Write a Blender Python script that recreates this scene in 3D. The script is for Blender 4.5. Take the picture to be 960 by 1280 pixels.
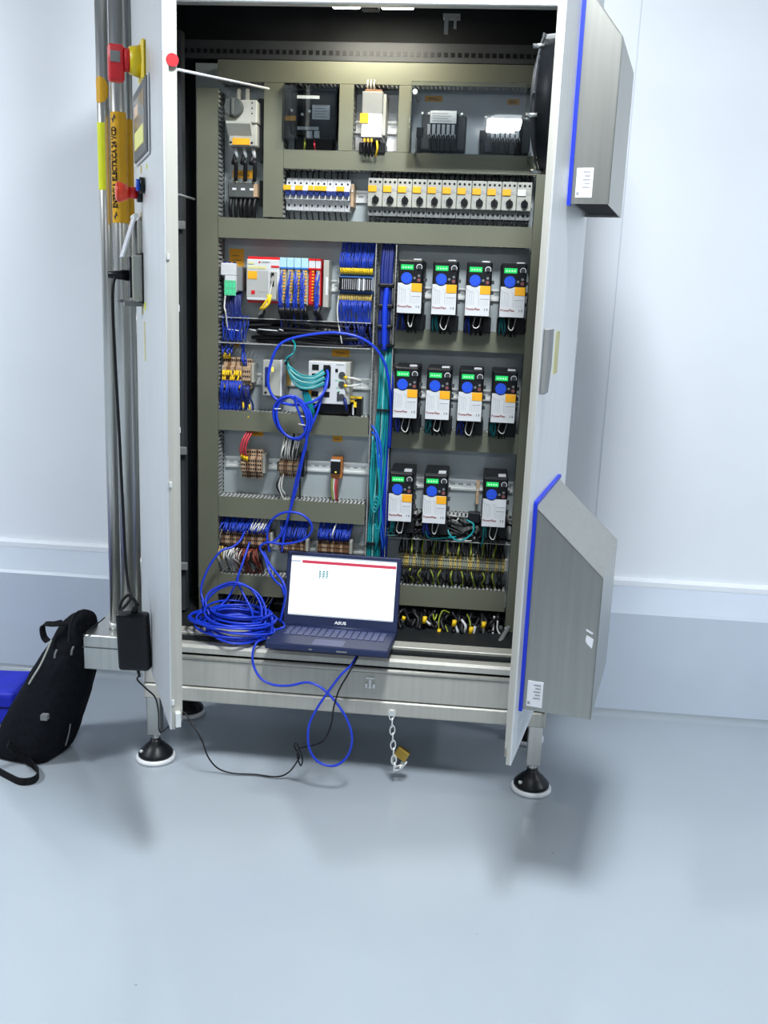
import bpy, bmesh, math, random
from mathutils import Vector, Matrix, Euler

random.seed(7)
scene = bpy.context.scene
for _o in list(bpy.data.objects):
    bpy.data.objects.remove(_o, do_unlink=True)
COL = scene.collection

# ------------------------------------------------------------------ camera
# right / forward / up of the room, written in the camera's own axes
RX = (0.99464973, 0.05833849, -0.08525569)
RY = (0.09596337, -0.21622256, 0.97161661)
RZ = (0.03824844, -0.97459962, -0.22066407)
CAM = Vector((0.335, -2.62, 1.424))
cam_data = bpy.data.cameras.new('camera')
cam_data.sensor_fit = 'HORIZONTAL'
cam_data.sensor_width = 36.0
cam_data.lens = 45.0
cam_data.clip_start = 0.05
cam = bpy.data.objects.new('camera', cam_data)
COL.objects.link(cam)
cam.matrix_world = Matrix(((RX[0], -RX[1], -RX[2], CAM.x),
                           (RY[0], -RY[1], -RY[2], CAM.y),
                           (RZ[0], -RZ[1], -RZ[2], CAM.z),
                           (0, 0, 0, 1)))
scene.camera = cam

# ------------------------------------------------------------------ world, exposure
world = bpy.data.worlds.new('world')
scene.world = world
world.use_nodes = True
world.node_tree.nodes['Background'].inputs[0].default_value = (0.80, 0.90, 1.0, 1)
world.node_tree.nodes['Background'].inputs[1].default_value = 0.3
scene.view_settings.view_transform = 'Standard'
scene.view_settings.look = 'None'
scene.view_settings.gamma = 1.0
scene.view_settings.use_curve_mapping = False
scene.view_settings.exposure = 0.0

# ceiling lamps of the room: (x, y) of each panel, ceiling height, power per panel
CEIL_Z = 3.0
LAMPS = [(-2.75, -1.2), (0.40, -1.2), (4.7, -1.2), (0.50, -6.3)]
LAMP_W = 88.0
LAMP_COL = (0.93, 0.97, 1.0)

# ------------------------------------------------------------------ helpers
def at(px, py, Y):
    """point of the photographed 960x1280 frame on the upright plane y = Y of the room"""
    d = (px - 480.0, py - 640.0, 1200.0)
    w = [sum(r[i] * d[i] for i in range(3)) for r in (RX, RY, RZ)]
    t = (Y - CAM.y) / w[1]
    return Vector((CAM.x + t * w[0], Y, CAM.z + t * w[2]))

def bx(x0, y0, x1, y1, Y):
    """frame rectangle -> (X0, X1, Z0, Z1) on plane Y, squared up"""
    a, b, c, d = at(x0, y0, Y), at(x1, y0, Y), at(x0, y1, Y), at(x1, y1, Y)
    return ((a.x + c.x) / 2, (b.x + d.x) / 2, (c.z + d.z) / 2, (a.z + b.z) / 2)

def onfloor(px, py, z=.012):
    """point of the frame on the level plane z of the room"""
    d = (px - 480.0, py - 640.0, 1200.0)
    w = Vector([sum(r[i] * d[i] for i in range(3)) for r in (RX, RY, RZ)])
    return CAM + w * ((z - CAM.z) / w.z)

def smooth(pts, k=5):
    pts = [Vector(p) for p in pts]
    if len(pts) < 3:
        return pts
    out = []
    for i in range(len(pts) - 1):
        p0 = pts[i - 1] if i else pts[0] * 2 - pts[1]
        p1, p2 = pts[i], pts[i + 1]
        p3 = pts[i + 2] if i + 2 < len(pts) else p2 * 2 - p1
        for j in range(k):
            t = j / k
            out.append(0.5 * ((2 * p1) + (p2 - p0) * t + (2 * p0 - 5 * p1 + 4 * p2 - p3) * t * t
                              + (3 * p1 - p0 - 3 * p2 + p3) * t ** 3))
    out.append(pts[-1])
    return out

class MB:
    """collects shapes of ONE part, then links them as one mesh object"""
    def __init__(self):
        self.v, self.f, self.sm = [], [], []
    def add(self, vs, fs, s=False):
        o = len(self.v)
        self.v += [tuple(p) for p in vs]
        self.f += [tuple(i + o for i in f) for f in fs]
        self.sm += [s] * len(fs)
        return self
    def box(self, x0, x1, y0, y1, z0, z1):
        x0, x1 = min(x0, x1), max(x0, x1); y0, y1 = min(y0, y1), max(y0, y1); z0, z1 = min(z0, z1), max(z0, z1)
        return self.add([(x0, y0, z0), (x1, y0, z0), (x1, y1, z0), (x0, y1, z0),
                         (x0, y0, z1), (x1, y0, z1), (x1, y1, z1), (x0, y1, z1)],
                        [(0, 3, 2, 1), (4, 5, 6, 7), (0, 1, 5, 4), (1, 2, 6, 5), (2, 3, 7, 6), (3, 0, 4, 7)])
    def cyl(self, p0, p1, r, r2=None, n=14, s=True):
        p0, p1 = Vector(p0), Vector(p1)
        r2 = r if r2 is None else r2
        d = (p1 - p0).normalized()
        a = d.orthogonal().normalized(); b = d.cross(a)
        vs = []
        for p, q in ((p0, r), (p1, r2)):
            for i in range(n):
                t = 2 * math.pi * i / n
                vs.append(p + (a * math.cos(t) + b * math.sin(t)) * q)
        o = len(self.v)
        self.add(vs, [(i, (i + 1) % n, n + (i + 1) % n, n + i) for i in range(n)], s)
        self.add([], [])
        self.f += [tuple(o + i for i in reversed(range(n))), tuple(o + n + i for i in range(n))]
        self.sm += [False, False]
        return self
    def tube(self, pts, r, n=6, closed=False):
        pts = [Vector(p) for p in pts]
        m = len(pts)
        vs, ref = [], None
        for i, p in enumerate(pts):
            if closed:
                d = pts[(i + 1) % m] - pts[i - 1]
            else:
                d = pts[min(i + 1, m - 1)] - pts[max(i - 1, 0)]
            if d.length < 1e-9:
                d = Vector((0, 0, 1))
            d.normalize()
            if ref is None:
                ref = d.orthogonal().normalized()
            a = ref - d * ref.dot(d)
            a = a.normalized() if a.length > 1e-6 else d.orthogonal().normalized()
            ref = a
            b = d.cross(a)
            rr = r[i] if isinstance(r, (list, tuple)) else r
            for j in range(n):
                t = 2 * math.pi * j / n
                vs.append(p + (a * math.cos(t) + b * math.sin(t)) * rr)
        fs = []
        for i in range(m if closed else m - 1):
            k = (i + 1) % m
            for j in range(n):
                fs.append((i * n + j, i * n + (j + 1) % n, k * n + (j + 1) % n, k * n + j))
        o = len(self.v)
        self.add(vs, fs, True)
        if not closed:
            self.f += [tuple(o + j for j in reversed(range(n))), tuple(o + (m - 1) * n + j for j in range(n))]
            self.sm += [False, False]
        return self
    def prism(self, poly, axis, a, b):
        """polygon (u, v) swept along axis x|y|z from a to b"""
        n = len(poly)
        def P(u, v, w):
            return {'x': (w, u, v), 'y': (u, w, v), 'z': (u, v, w)}[axis]
        vs = [P(u, v, a) for u, v in poly] + [P(u, v, b) for u, v in poly]
        fs = [(i, (i + 1) % n, n + (i + 1) % n, n + i) for i in range(n)]
        fs += [tuple(reversed(range(n))), tuple(range(n, 2 * n))]
        return self.add(vs, fs)
    def lathe(self, prof, c, n=24):
        vs = []
        for r, z in prof:
            for i in range(n):
                t = 2 * math.pi * i / n
                vs.append((c[0] + r * math.cos(t), c[1] + r * math.sin(t), c[2] + z))
        fs = []
        for k in range(len(prof) - 1):
            for i in range(n):
                fs.append((k * n + i, k * n + (i + 1) % n, (k + 1) * n + (i + 1) % n, (k + 1) * n + i))
        o = len(self.v)
        self.add(vs, fs, True)
        self.f += [tuple(o + i for i in reversed(range(n))), tuple(o + (len(prof) - 1) * n + i for i in range(n))]
        self.sm += [False, False]
        return self
    def ribbon(self, pts, w, t, side):
        """flat strap along pts, w wide along side, t thick"""
        pts = [Vector(p) for p in pts]; side = Vector(side).normalized()
        vs = []
        for i, p in enumerate(pts):
            d = (pts[min(i + 1, len(pts) - 1)] - pts[max(i - 1, 0)]).normalized()
            s = (side - d * side.dot(d)).normalized()
            nrm = d.cross(s)
            for a, b in ((-1, -1), (1, -1), (1, 1), (-1, 1)):
                vs.append(p + s * a * w / 2 + nrm * b * t / 2)
        fs = []
        for i in range(len(pts) - 1):
            for j in range(4):
                fs.append((i * 4 + j, i * 4 + (j + 1) % 4, i * 4 + 4 + (j + 1) % 4, i * 4 + 4 + j))
        fs += [(3, 2, 1, 0), tuple(len(vs) - 4 + j for j in range(4))]
        return self.add(vs, fs)
    def build(self, name, mat, parent=None, bevel=0.0, seg=1, kind=None, label=None, world=True):
        me = bpy.data.meshes.new(name)
        me.from_pydata(self.v, [], self.f)
        me.polygons.foreach_set('use_smooth', self.sm)
        bm = bmesh.new(); bm.from_mesh(me)
        bmesh.ops.recalc_face_normals(bm, faces=bm.faces)
        if bevel > 0:
            es = [e for e in bm.edges if len(e.link_faces) == 2 and e.calc_face_angle(0) > 0.5]
            bmesh.ops.bevel(bm, geom=es, offset=bevel, segments=seg, affect='EDGES', profile=0.5, clamp_overlap=True)
        bm.to_mesh(me); bm.free()
        me.materials.append(M(mat))
        o = bpy.data.objects.new(name, me)
        COL.objects.link(o)
        if parent is not None:
            o.parent = parent
            if world and parent.get('_w', 0):
                o.location = -Vector(parent.location)   # mesh was written in room coordinates
        if kind: o['kind'] = kind
        if label: o['label'] = label
        return o

def thing(name, label, cat, loc=(0, 0, 0), group=None, rotz=0.0, w=True):
    """an Empty at the thing's base; w: its parts are written in room coordinates"""
    o = bpy.data.objects.new(name, None)
    o.empty_display_size = 0.02
    COL.objects.link(o)
    o.location = loc; o.rotation_euler = (0, 0, rotz)
    o['label'] = label; o['category'] = cat
    if group: o['group'] = group
    if w and rotz == 0: o['_w'] = 1
    return o

def tag(o, label, cat, group=None):
    o['label'] = label; o['category'] = cat
    if group: o['group'] = group
    return o

def struct(o):
    o['kind'] = 'structure'
    return o

def dup(root, loc, label=None, skip=()):
    r = root.copy(); COL.objects.link(r); r.location = loc
    if label: r['label'] = label
    for ch in list(root.children):
        if ch.name.split('.')[0] in skip: continue
        c = ch.copy(); COL.objects.link(c); c.parent = r
        for g in list(ch.children):
            d = g.copy(); COL.objects.link(d); d.parent = c
    return r

def lettering(text, size, mat, parent, loc, rot=(math.pi / 2, 0, 0), name='lettering', bold=0.0, sx=1.0):
    cu = bpy.data.curves.new('txt', 'FONT')
    cu.body = text; cu.size = size; cu.align_x = 'CENTER'; cu.align_y = 'CENTER'
    cu.extrude = 0.0002; cu.resolution_u = 2; cu.offset = bold
    t = bpy.data.objects.new('txt', cu)
    COL.objects.link(t)
    bpy.context.view_layer.update()
    me = bpy.data.meshes.new_from_object(t.evaluated_get(bpy.context.evaluated_depsgraph_get()))
    bpy.data.objects.remove(t, do_unlink=True); bpy.data.curves.remove(cu)
    me.materials.clear(); me.materials.append(M(mat))
    o = bpy.data.objects.new(name, me); COL.objects.link(o)
    o.parent = parent; o.location = loc; o.rotation_euler = rot; o.scale = (sx, 1, 1)
    return o

ORD = ['first', 'second', 'third', 'fourth', 'fifth', 'sixth', 'seventh', 'eighth', 'ninth', 'tenth', 'eleventh', 'twelfth']

# ------------------------------------------------------------------ materials
_mats = {}
SPEC = {
 # name: (rgb linear, roughness, metallic, noise amount, noise scale, bump)
 'wall_paint': ((0.82, 0.86, 0.91), 0.45, 0, 0.05, 1.2, 0.01),
 'kerb_paint': ((0.55, 0.62, 0.72), 0.40, 0, 0.08, 1.6, 0.02),
 'seam_paint': ((0.62, 0.67, 0.74), 0.5, 0, 0.04, 1.5, 0.0),
 'steel_warm': ((0.50, 0.495, 0.45), 0.55, 0.4, 0.05, 6, 0.0),
 'relay_orange': ((0.42, 0.14, 0.02), 0.5, 0, 0.1, 20, 0.0),
 'button_red': ((0.22, 0.07, 0.07), 0.5, 0, 0.05, 20, 0.0),
 'side_paint': ((0.46, 0.49, 0.53), 0.5, 0, 0.04, 1.5, 0.0),
 'ceiling_paint': ((0.34, 0.36, 0.38), 0.6, 0, 0.03, 2, 0),
 'steel': ((0.60, 0.60, 0.57), 0.34, 1, 0.05, 6, 0.0),
 'steel_light': ((0.74, 0.76, 0.765), 0.50, 0.75, 0.05, 6, 0.0),
 'steel_hood': ((0.42, 0.425, 0.395), 0.36, 1, 0.06, 5, 0.0),
 'steel_dark': ((0.20, 0.21, 0.21), 0.45, 1, 0.08, 6, 0.0),
 'inner_shade': ((0.018, 0.020, 0.022), 0.5, 0, 0.2, 8, 0.0),  # near-black that stands in for shade on the steel inside the cabinet
 'zinc': ((0.55, 0.57, 0.55), 0.35, 1, 0.10, 20, 0.0),
 'zinc_bright': ((0.86, 0.88, 0.86), 0.38, 0.55, 0.06, 20, 0.0),
 'plate': ((0.42, 0.475, 0.49), 0.42, 0.25, 0.06, 5, 0.0),
 'pvc_grey': ((0.140, 0.146, 0.104), 0.45, 0, 0.05, 6, 0.0),
 'pvc_light': ((0.42, 0.43, 0.42), 0.5, 0, 0.05, 6, 0.0),
 'black': ((0.008, 0.009, 0.011), 0.38, 0, 0.15, 12, 0.0),
 'black_matt': ((0.006, 0.006, 0.008), 0.7, 0, 0.2, 40, 0.15),
 'dark_grey': ((0.05, 0.055, 0.06), 0.45, 0, 0.1, 10, 0.0),
 'mid_grey': ((0.20, 0.21, 0.21), 0.5, 0, 0.06, 10, 0.0),
 'knob_grey': ((0.07, 0.08, 0.075), 0.5, 0, 0.06, 10, 0.0),
 'device_grey': ((0.40, 0.405, 0.365), 0.5, 0, 0.05, 10, 0.0),
 'device_white': ((0.62, 0.64, 0.66), 0.45, 0, 0.03, 10, 0.0),
 'drive_white': ((0.66, 0.68, 0.70), 0.42, 0, 0.03, 10, 0.0),
 'label_white': ((0.72, 0.74, 0.78), 0.5, 0, 0.03, 20, 0.0),
 'orange_tag': ((0.90, 0.42, 0.01), 0.5, 0, 0.05, 20, 0.0),
 'yellow': ((0.92, 0.60, 0.01), 0.45, 0, 0.05, 20, 0.0),
 'pole_label': ((0.80, 0.42, 0.005), 0.40, 0, 0.06, 10, 0.0),
 'lime': ((0.80, 0.85, 0.01), 0.40, 0, 0.04, 10, 0.0),
 'red': ((0.62, 0.01, 0.015), 0.40, 0, 0.06, 10, 0.0),
 'estop_red': ((0.85, 0.06, 0.02), 0.35, 0, 0.04, 10, 0.0),
 'switch_red': ((0.70, 0.02, 0.03), 0.38, 0, 0.04, 10, 0.0),
 'switch_yellow': ((0.88, 0.66, 0.01), 0.38, 0, 0.04, 10, 0.0),
 'blue_gasket': ((0.005, 0.03, 0.55), 0.5, 0, 0.05, 10, 0.0),
 'blue_cable': ((0.008, 0.045, 0.60), 0.36, 0, 0.08, 30, 0.0),
 'blue_wire': ((0.010, 0.045, 0.42), 0.45, 0, 0.2, 60, 0.0),
 'navy_wrap': ((0.006, 0.018, 0.16), 0.45, 0, 0.15, 30, 0.0),
 'blue_plastic': ((0.01, 0.09, 0.62), 0.4, 0, 0.04, 10, 0.0),
 'toggle_blue': ((0.008, 0.025, 0.16), 0.4, 0, 0.04, 10, 0.0),
 'keypad_blue': ((0.012, 0.08, 0.70), 0.4, 0, 0.04, 10, 0.0),
 'terminal_blue': ((0.04, 0.18, 0.55), 0.45, 0, 0.1, 60, 0.0),
 'teal_cable': ((0.005, 0.27, 0.30), 0.40, 0, 0.15, 30, 0.0),
 'teal_light': ((0.20, 0.52, 0.50), 0.40, 0, 0.15, 30, 0.0),
 'white_wire': ((0.66, 0.66, 0.62), 0.45, 0, 0.1, 40, 0.0),
 'black_wire': ((0.010, 0.010, 0.012), 0.42, 0, 0.1, 40, 0.0),
 'green_wire': ((0.26, 0.32, 0.03), 0.45, 0, 0.3, 60, 0.0),
 'red_wire': ((0.55, 0.03, 0.05), 0.45, 0, 0.15, 40, 0.0),
 'brown_wire': ((0.22, 0.05, 0.03), 0.45, 0, 0.2, 40, 0.0),
 'beige_terminal': ((0.46, 0.32, 0.20), 0.5, 0, 0.15, 60, 0.0),
 'brown_terminal': ((0.20, 0.10, 0.05), 0.5, 0, 0.2, 60, 0.0),
 'olive_terminal': ((0.30, 0.31, 0.22), 0.4, 0, 0.15, 60, 0.0),
 'sky_cap': ((0.42, 0.66, 0.80), 0.4, 0, 0.05, 20, 0.0),
 'green_panel': ((0.10, 0.55, 0.28), 0.4, 0, 0.05, 20, 0.0),
 'brass': ((0.55, 0.36, 0.08), 0.35, 1, 0.15, 20, 0.0),
 'laptop_shell': ((0.020, 0.030, 0.085), 0.42, 0, 0.05, 10, 0.0),
 'laptop_key': ((0.06, 0.075, 0.18), 0.4, 0, 0.05, 10, 0.0),
 'text_dark': ((0.02, 0.02, 0.025), 0.6, 0, 0, 1, 0.0),
 'text_maroon': ((0.25, 0.03, 0.04), 0.6, 0, 0, 1, 0.0),
 'text_grey': ((0.30, 0.31, 0.34), 0.6, 0, 0, 1, 0.0),
 'text_white': ((0.85, 0.88, 0.92), 0.5, 0, 0, 1, 0.0),
 'fabric_black': ((0.006, 0.007, 0.010), 0.8, 0, 0.3, 60, 0.25),
 'strap_black': ((0.010, 0.011, 0.013), 0.7, 0, 0.3, 80, 0.2),
 'blue_cloth': ((0.004, 0.015, 0.50), 0.6, 0, 0.1, 20, 0.05),
 'foot_white': ((0.78, 0.80, 0.82), 0.35, 0, 0.03, 10, 0.0),
 'tape_yellow': ((0.62, 0.60, 0.30), 0.6, 0, 0.15, 12, 0.0),
 'tape_ochre': ((0.60, 0.44, 0.12), 0.6, 0, 0.15, 12, 0.0),
 'sticker_red': ((0.65, 0.01, 0.02), 0.45, 0, 0.05, 10, 0.0),
 'hmi_frame': ((0.09, 0.10, 0.11), 0.45, 0, 0.05, 10, 0.0),
 'hmi_glass': ((0.30, 0.33, 0.34), 0.12, 0, 0.05, 5, 0.0),
}
EMIT = {'screen_white': ((0.92, 0.96, 1.0), 1.15), 'screen_red': ((0.62, 0.05, 0.10), 0.8), 'screen_teal': ((0.02, 0.28, 0.32), 0.7),
        'screen_grey': ((0.55, 0.62, 0.70), 0.8), 'display_green': ((0.02, 0.75, 0.16), 0.75), 'display_digit': ((0.55, 1.0, 0.65), 0.9),
        'led_tube': ((1.0, 0.96, 0.86), 9.0), 'lamp_diffuser': (LAMP_COL, 14.0), 'hmi_yellow': ((0.75, 0.80, 0.25), 0.55),
        'hmi_peach': ((0.75, 0.55, 0.40), 0.5), 'led_yellow': ((0.9, 0.8, 0.1), 1.2), 'led_green': ((0.1, 0.9, 0.45), 0.5)}

def M(name):
    if name in _mats: return _mats[name]
    m = bpy.data.materials.new(name); m.use_nodes = True
    nt = m.node_tree; N = nt.nodes; L = nt.links
    b = N['Principled BSDF']
    if name in EMIT:
        c, s = EMIT[name]
        b.inputs['Base Color'].default_value = (c[0] * .3, c[1] * .3, c[2] * .3, 1)
        b.inputs['Emission Color'].default_value = (*c, 1)
        b.inputs['Emission Strength'].default_value = s
        b.inputs['Roughness'].default_value = 0.3
    elif name == 'acrylic':      # clear sheet: see-through with a mirror-like sheen
        tr = N.new('ShaderNodeBsdfTransparent'); tr.inputs['Color'].default_value = (0.93, 0.96, 0.97, 1)
        gl = N.new('ShaderNodeBsdfGlossy'); gl.inputs['Roughness'].default_value = 0.02
        fr = N.new('ShaderNodeFresnel'); fr.inputs['IOR'].default_value = 1.75
        mx = N.new('ShaderNodeMixShader')
        L.new(fr.outputs['Fac'], mx.inputs['Fac']); L.new(tr.outputs['BSDF'], mx.inputs[1]); L.new(gl.outputs['BSDF'], mx.inputs[2])
        L.new(mx.outputs['Shader'], N['Material Output'].inputs['Surface'])
    elif name == 'epoxy':
        tc = N.new('ShaderNodeTexCoord')
        n1 = N.new('ShaderNodeTexNoise'); n1.inputs['Scale'].default_value = 1.1; n1.inputs['Detail'].default_value = 4
        n2 = N.new('ShaderNodeTexNoise'); n2.inputs['Scale'].default_value = 260; n2.inputs['Detail'].default_value = 2
        L.new(tc.outputs['Object'], n1.inputs['Vector']); L.new(tc.outputs['Object'], n2.inputs['Vector'])
        r = N.new('ShaderNodeValToRGB')
        r.color_ramp.elements[0].position = 0.3; r.color_ramp.elements[0].color = (0.33, 0.375, 0.42, 1)
        r.color_ramp.elements[1].position = 0.75; r.color_ramp.elements[1].color = (0.37, 0.415, 0.46, 1)
        L.new(n1.outputs['Fac'], r.inputs['Fac'])
        # scattered small dirt specks
        vo = N.new('ShaderNodeTexVoronoi'); vo.inputs['Scale'].default_value = 7.0
        L.new(tc.outputs['Object'], vo.inputs['Vector'])
        cmpn = N.new('ShaderNodeMath'); cmpn.operation = 'LESS_THAN'; cmpn.inputs[1].default_value = 0.022
        L.new(vo.outputs['Distance'], cmpn.inputs[0])
        mix = N.new('ShaderNodeMix'); mix.data_type = 'RGBA'
        mu = N.new('ShaderNodeMath'); mu.operation = 'MULTIPLY'; mu.inputs[1].default_value = 0.45
        L.new(cmpn.outputs[0], mu.inputs[0]); L.new(mu.outputs[0], mix.inputs['Factor'])
        L.new(r.outputs['Color'], mix.inputs['A']); mix.inputs['B'].default_value = (0.12, 0.13, 0.14, 1)
        L.new(mix.outputs['Result'], b.inputs['Base Color'])
        b.inputs['Roughness'].default_value = 0.13
        bp = N.new('ShaderNodeBump'); bp.inputs['Strength'].default_value = 0.01; bp.inputs['Distance'].default_value = 0.001
        L.new(n2.outputs['Fac'], bp.inputs['Height']); L.new(bp.outputs['Normal'], b.inputs['Normal'])
    else:
        c, ro, me, na, ns, bu = SPEC[name]
        if name in ('fabric_black', 'strap_black', 'black_matt', 'inner_shade'): b.inputs['Specular IOR Level'].default_value = 0.12
        elif name in ('black', 'black_wire', 'dark_grey', 'laptop_shell'): b.inputs['Specular IOR Level'].default_value = 0.28
        b.inputs['Roughness'].default_value = ro; b.inputs['Metallic'].default_value = me
        if na > 0:
            tc = N.new('ShaderNodeTexCoord')
            n1 = N.new('ShaderNodeTexNoise'); n1.inputs['Scale'].default_value = ns; n1.inputs['Detail'].default_value = 3
            mp = N.new('ShaderNodeMapping')
            if name.startswith('steel'):
                mp.inputs['Scale'].default_value = (14, 14, 0.5)      # brushed grain
            L.new(tc.outputs['Object'], mp.inputs['Vector']); L.new(mp.outputs['Vector'], n1.inputs['Vector'])
            r = N.new('ShaderNodeValToRGB')
            r.color_ramp.elements[0].position = 0.3; r.color_ramp.elements[1].position = 0.7
            r.color_ramp.elements[0].color = tuple(max(0, x * (1 - na)) for x in c) + (1,)
            r.color_ramp.elements[1].color = tuple(min(1, x * (1 + na)) for x in c) + (1,)
            L.new(n1.outputs['Fac'], r.inputs['Fac']); L.new(r.outputs['Color'], b.inputs['Base Color'])
            if bu > 0:
                bp = N.new('ShaderNodeBump'); bp.inputs['Strength'].default_value = bu; bp.inputs['Distance'].default_value = 0.01
                L.new(n1.outputs['Fac'], bp.inputs['Height']); L.new(bp.outputs['Normal'], b.inputs['Normal'])
        else:
            b.inputs['Base Color'].default_value = (*c, 1)
    _mats[name] = m
    return m

# ------------------------------------------------------------------ room
XL, XR, YF, YB = -5.2, 6.2, -8.2, 0.72
KY = 0.62          # front of the kerb at the foot of the back wall
struct(MB().box(XL - .1, XR + .1, YF - .1, YB + .1, -0.1, 0).build('floor', 'epoxy'))
struct(MB().box(XL, XR, YF, YB, CEIL_Z, CEIL_Z + 0.1).build('ceiling', 'ceiling_paint'))
wb = struct(MB().box(XL, XR, YB, YB + 0.1, 0.0, CEIL_Z).build('wall_back', 'wall_paint'))
struct(MB().box(XL - .1, XL, YF, YB, 0, CEIL_Z).build('wall_left', 'side_paint'))
struct(MB().box(XR, XR + .1, YF, YB, 0, CEIL_Z).build('wall_right', 'side_paint'))
struct(MB().box(XL, XR, YF - .1, YF, 0, CEIL_Z).build('wall_front', 'ceiling_paint'))
# kerb: upright face, chamfer back to the wall, rounded cove to the floor
kz0, kz1 = 0.378, 0.455
struct(MB().prism([(KY, 0.0), (KY, kz0), (KY + 0.008, kz0 + 0.01), (YB - 0.02, kz1), (YB, kz1), (YB, 0.0)], 'x', XL, XR)
       .build('baseboard_back', 'kerb_paint'))
struct(MB().prism([(YB - 0.022, kz1), (YB - 0.022, kz1 + 0.018), (YB - 0.014, kz1 + 0.026), (YB, kz1 + 0.026), (YB, kz1)], 'x', XL, XR)
       .build('trim_1', 'wall_paint'))
cove = [(KY, 0.022)] + [(KY - 0.022 + 0.022 * math.cos(t), 0.022 - 0.022 * math.sin(t)) for t in [i * math.pi / 12 for i in range(1, 7)]] + [(KY, 0.0)]
struct(MB().prism(cove, 'x', XL, XR).build('trim_2', 'epoxy'))
# joints between the wall panels
for i, x in enumerate((-2.35, at(749, 600, YB).x, 3.2)):
    struct(MB().box(x - 0.0015, x + 0.0015, YB - 0.0012, YB, kz1 + 0.03, CEIL_Z).build('trim_%d' % (i + 3), 'seam_paint'))

for i, (lx, ly) in enumerate(LAMPS):
    t = thing('ceiling_light', 'white rectangular ceiling light panel of the room', 'ceiling light', (lx, ly, CEIL_Z - 0.03), 'ceiling light panels', w=False)
    MB().box(-.20, .20, -.34, .34, 0.006, 0.03).build('frame', 'device_white', t)
    MB().box(-.18, .18, -.32, .32, 0.0, 0.006).build('diffuser', 'lamp_diffuser', t)
    ld = bpy.data.lights.new('ceiling_lamp_light', 'AREA')
    ld.shape = 'RECTANGLE'; ld.size = 0.36; ld.size_y = 0.64; ld.energy = LAMP_W; ld.color = LAMP_COL
    lo = bpy.data.objects.new('ceiling_lamp_light', ld); COL.objects.link(lo)
    lo.parent = t; lo.location = (0, 0, -0.004)
# ------------------------------------------------------------------ cabinet
PY = 0.36                       # face of the mounting plate
DF = 0.28                       # front of the wiring ducts
cab = thing('control_cabinet', 'tall stainless steel control cabinet standing open with both doors ajar', 'cabinet', (0, 0.2, 0))
MB().box(-.6, .6, .396, .4, .26, 2.25).build('back_panel', 'steel_dark', cab)
MB().box(-.6, -.596, 0.0, .4, .26, 2.25).build('side_panel', 'steel', cab)
MB().box(.596, .6, 0.0, .4, .26, 2.25).build('side_panel', 'steel', cab)
MB().box(-.6, .6, 0.0, .4, 2.25, 2.254).build('roof_panel', 'steel', cab)
MB().box(-.595, -.592, .03, .395, .41, 2.249).build('shade_panel', 'inner_shade', cab)  # added dark sheets: interior shade painted over the bare steel walls and roof
MB().box(.592, .595, .03, .395, .41, 2.249).build('shade_panel', 'inner_shade', cab)
MB().box(-.59, .59, .391, .3955, .41, 2.249).build('shade_panel', 'inner_shade', cab)
MB().box(-.59, .59, .04, .39, 2.236, 2.249).build('shade_panel', 'inner_shade', cab)
MB().box(-.595, .595, .035, .395, .394, .402).build('bottom_panel', 'inner_shade', cab)
# front frame
MB().box(-.6, .6, 0.0, .035, 2.136, 2.25).build('top_rail', 'steel_light', cab, bevel=.003)
MB().box(-.6, -.565, 0.0, .03, .40, 2.136).build('stile', 'steel', cab, bevel=.003)
MB().box(.565, .6, 0.0, .03, .40, 2.136).build('stile', 'steel', cab, bevel=.003)
sl = MB().prism([(0.0, .368), (0.0, .384), (.006, .392), (.07, .392), (.07, .368)], 'x', -.6, .6).build('sill', 'steel_warm', cab)
MB().box(-.56, .56, .056, .106, .393, .411).build('sill_ledge', 'steel_warm', cab, bevel=.002)
q = MB()
for i in range(44):
    q.box(-.53 + i * .0243, -.53 + i * .0243 + .013, .0545, .0562, .395, .401)
q.build('ledge_slots', 'black', cab)
MB().box(-.6, .6, .016, .03, .356, .368).build('sill_groove', 'black', cab)
MB().cyl((-.6, .006, .352), (.6, .006, .352), .0075, n=12).build('sill_tube', 'steel_warm', cab)
pp = MB().box(-.6, .6, .004, .012, .262, .344).build('plinth_panel', 'steel_warm', cab, bevel=.001)
x0 = at(463, 845, 0).x
MB().box(x0 - .012, x0 + .012, -.0005, .004, .326, .331).box(x0 - .0035, x0 + .0035, -.003, .004, .298, .326).box(x0 - .014, x0 - .008, -.0005, .004, .298, .312).box(x0 + .008, x0 + .014, -.0005, .004, .298, .312).build('latch', 'steel_light', pp)
beam = MB().box(-.6, .6, .0, .05, .212, .258).build('base_beam', 'steel_warm', cab, bevel=.004)
MB().box(-.6, .6, .35, .40, .212, .258).build('base_beam', 'steel_warm', cab, bevel=.004)
MB().box(-.6, -.55, .05, .35, .212, .258).build('base_beam', 'steel_warm', cab, bevel=.004)
MB().box(.55, .6, .05, .35, .212, .258).build('base_beam', 'steel_warm', cab, bevel=.004)
for lx in (-.575, .575):
    for ly in (.032, .368):
        lg = MB().box(lx - .02, lx + .02, ly - .02, ly + .02, .085, .212).build('leg', 'steel', cab, bevel=.002)
        MB().cyl((lx, ly, .062), (lx, ly, .086), .012, n=16).build('spindle', 'zinc', lg)
        MB().lathe([(.052, 0.014), (.053, .022), (.050, .027), (.036, .042), (.017, .060), (.016, .067)], (lx, ly, 0), 28).build('foot', 'black', lg)
        MB().lathe([(.055, 0.0), (.060, .002), (.060, .010), (.055, .015)], (lx, ly, 0), 32).build('foot_pad', 'foot_white', lg)
        MB().cyl((lx - .034, ly - .03, .034), (lx - .037, ly - .0335, .039), .006, .004, n=10).build('bolt', 'zinc_bright', lg)
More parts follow.
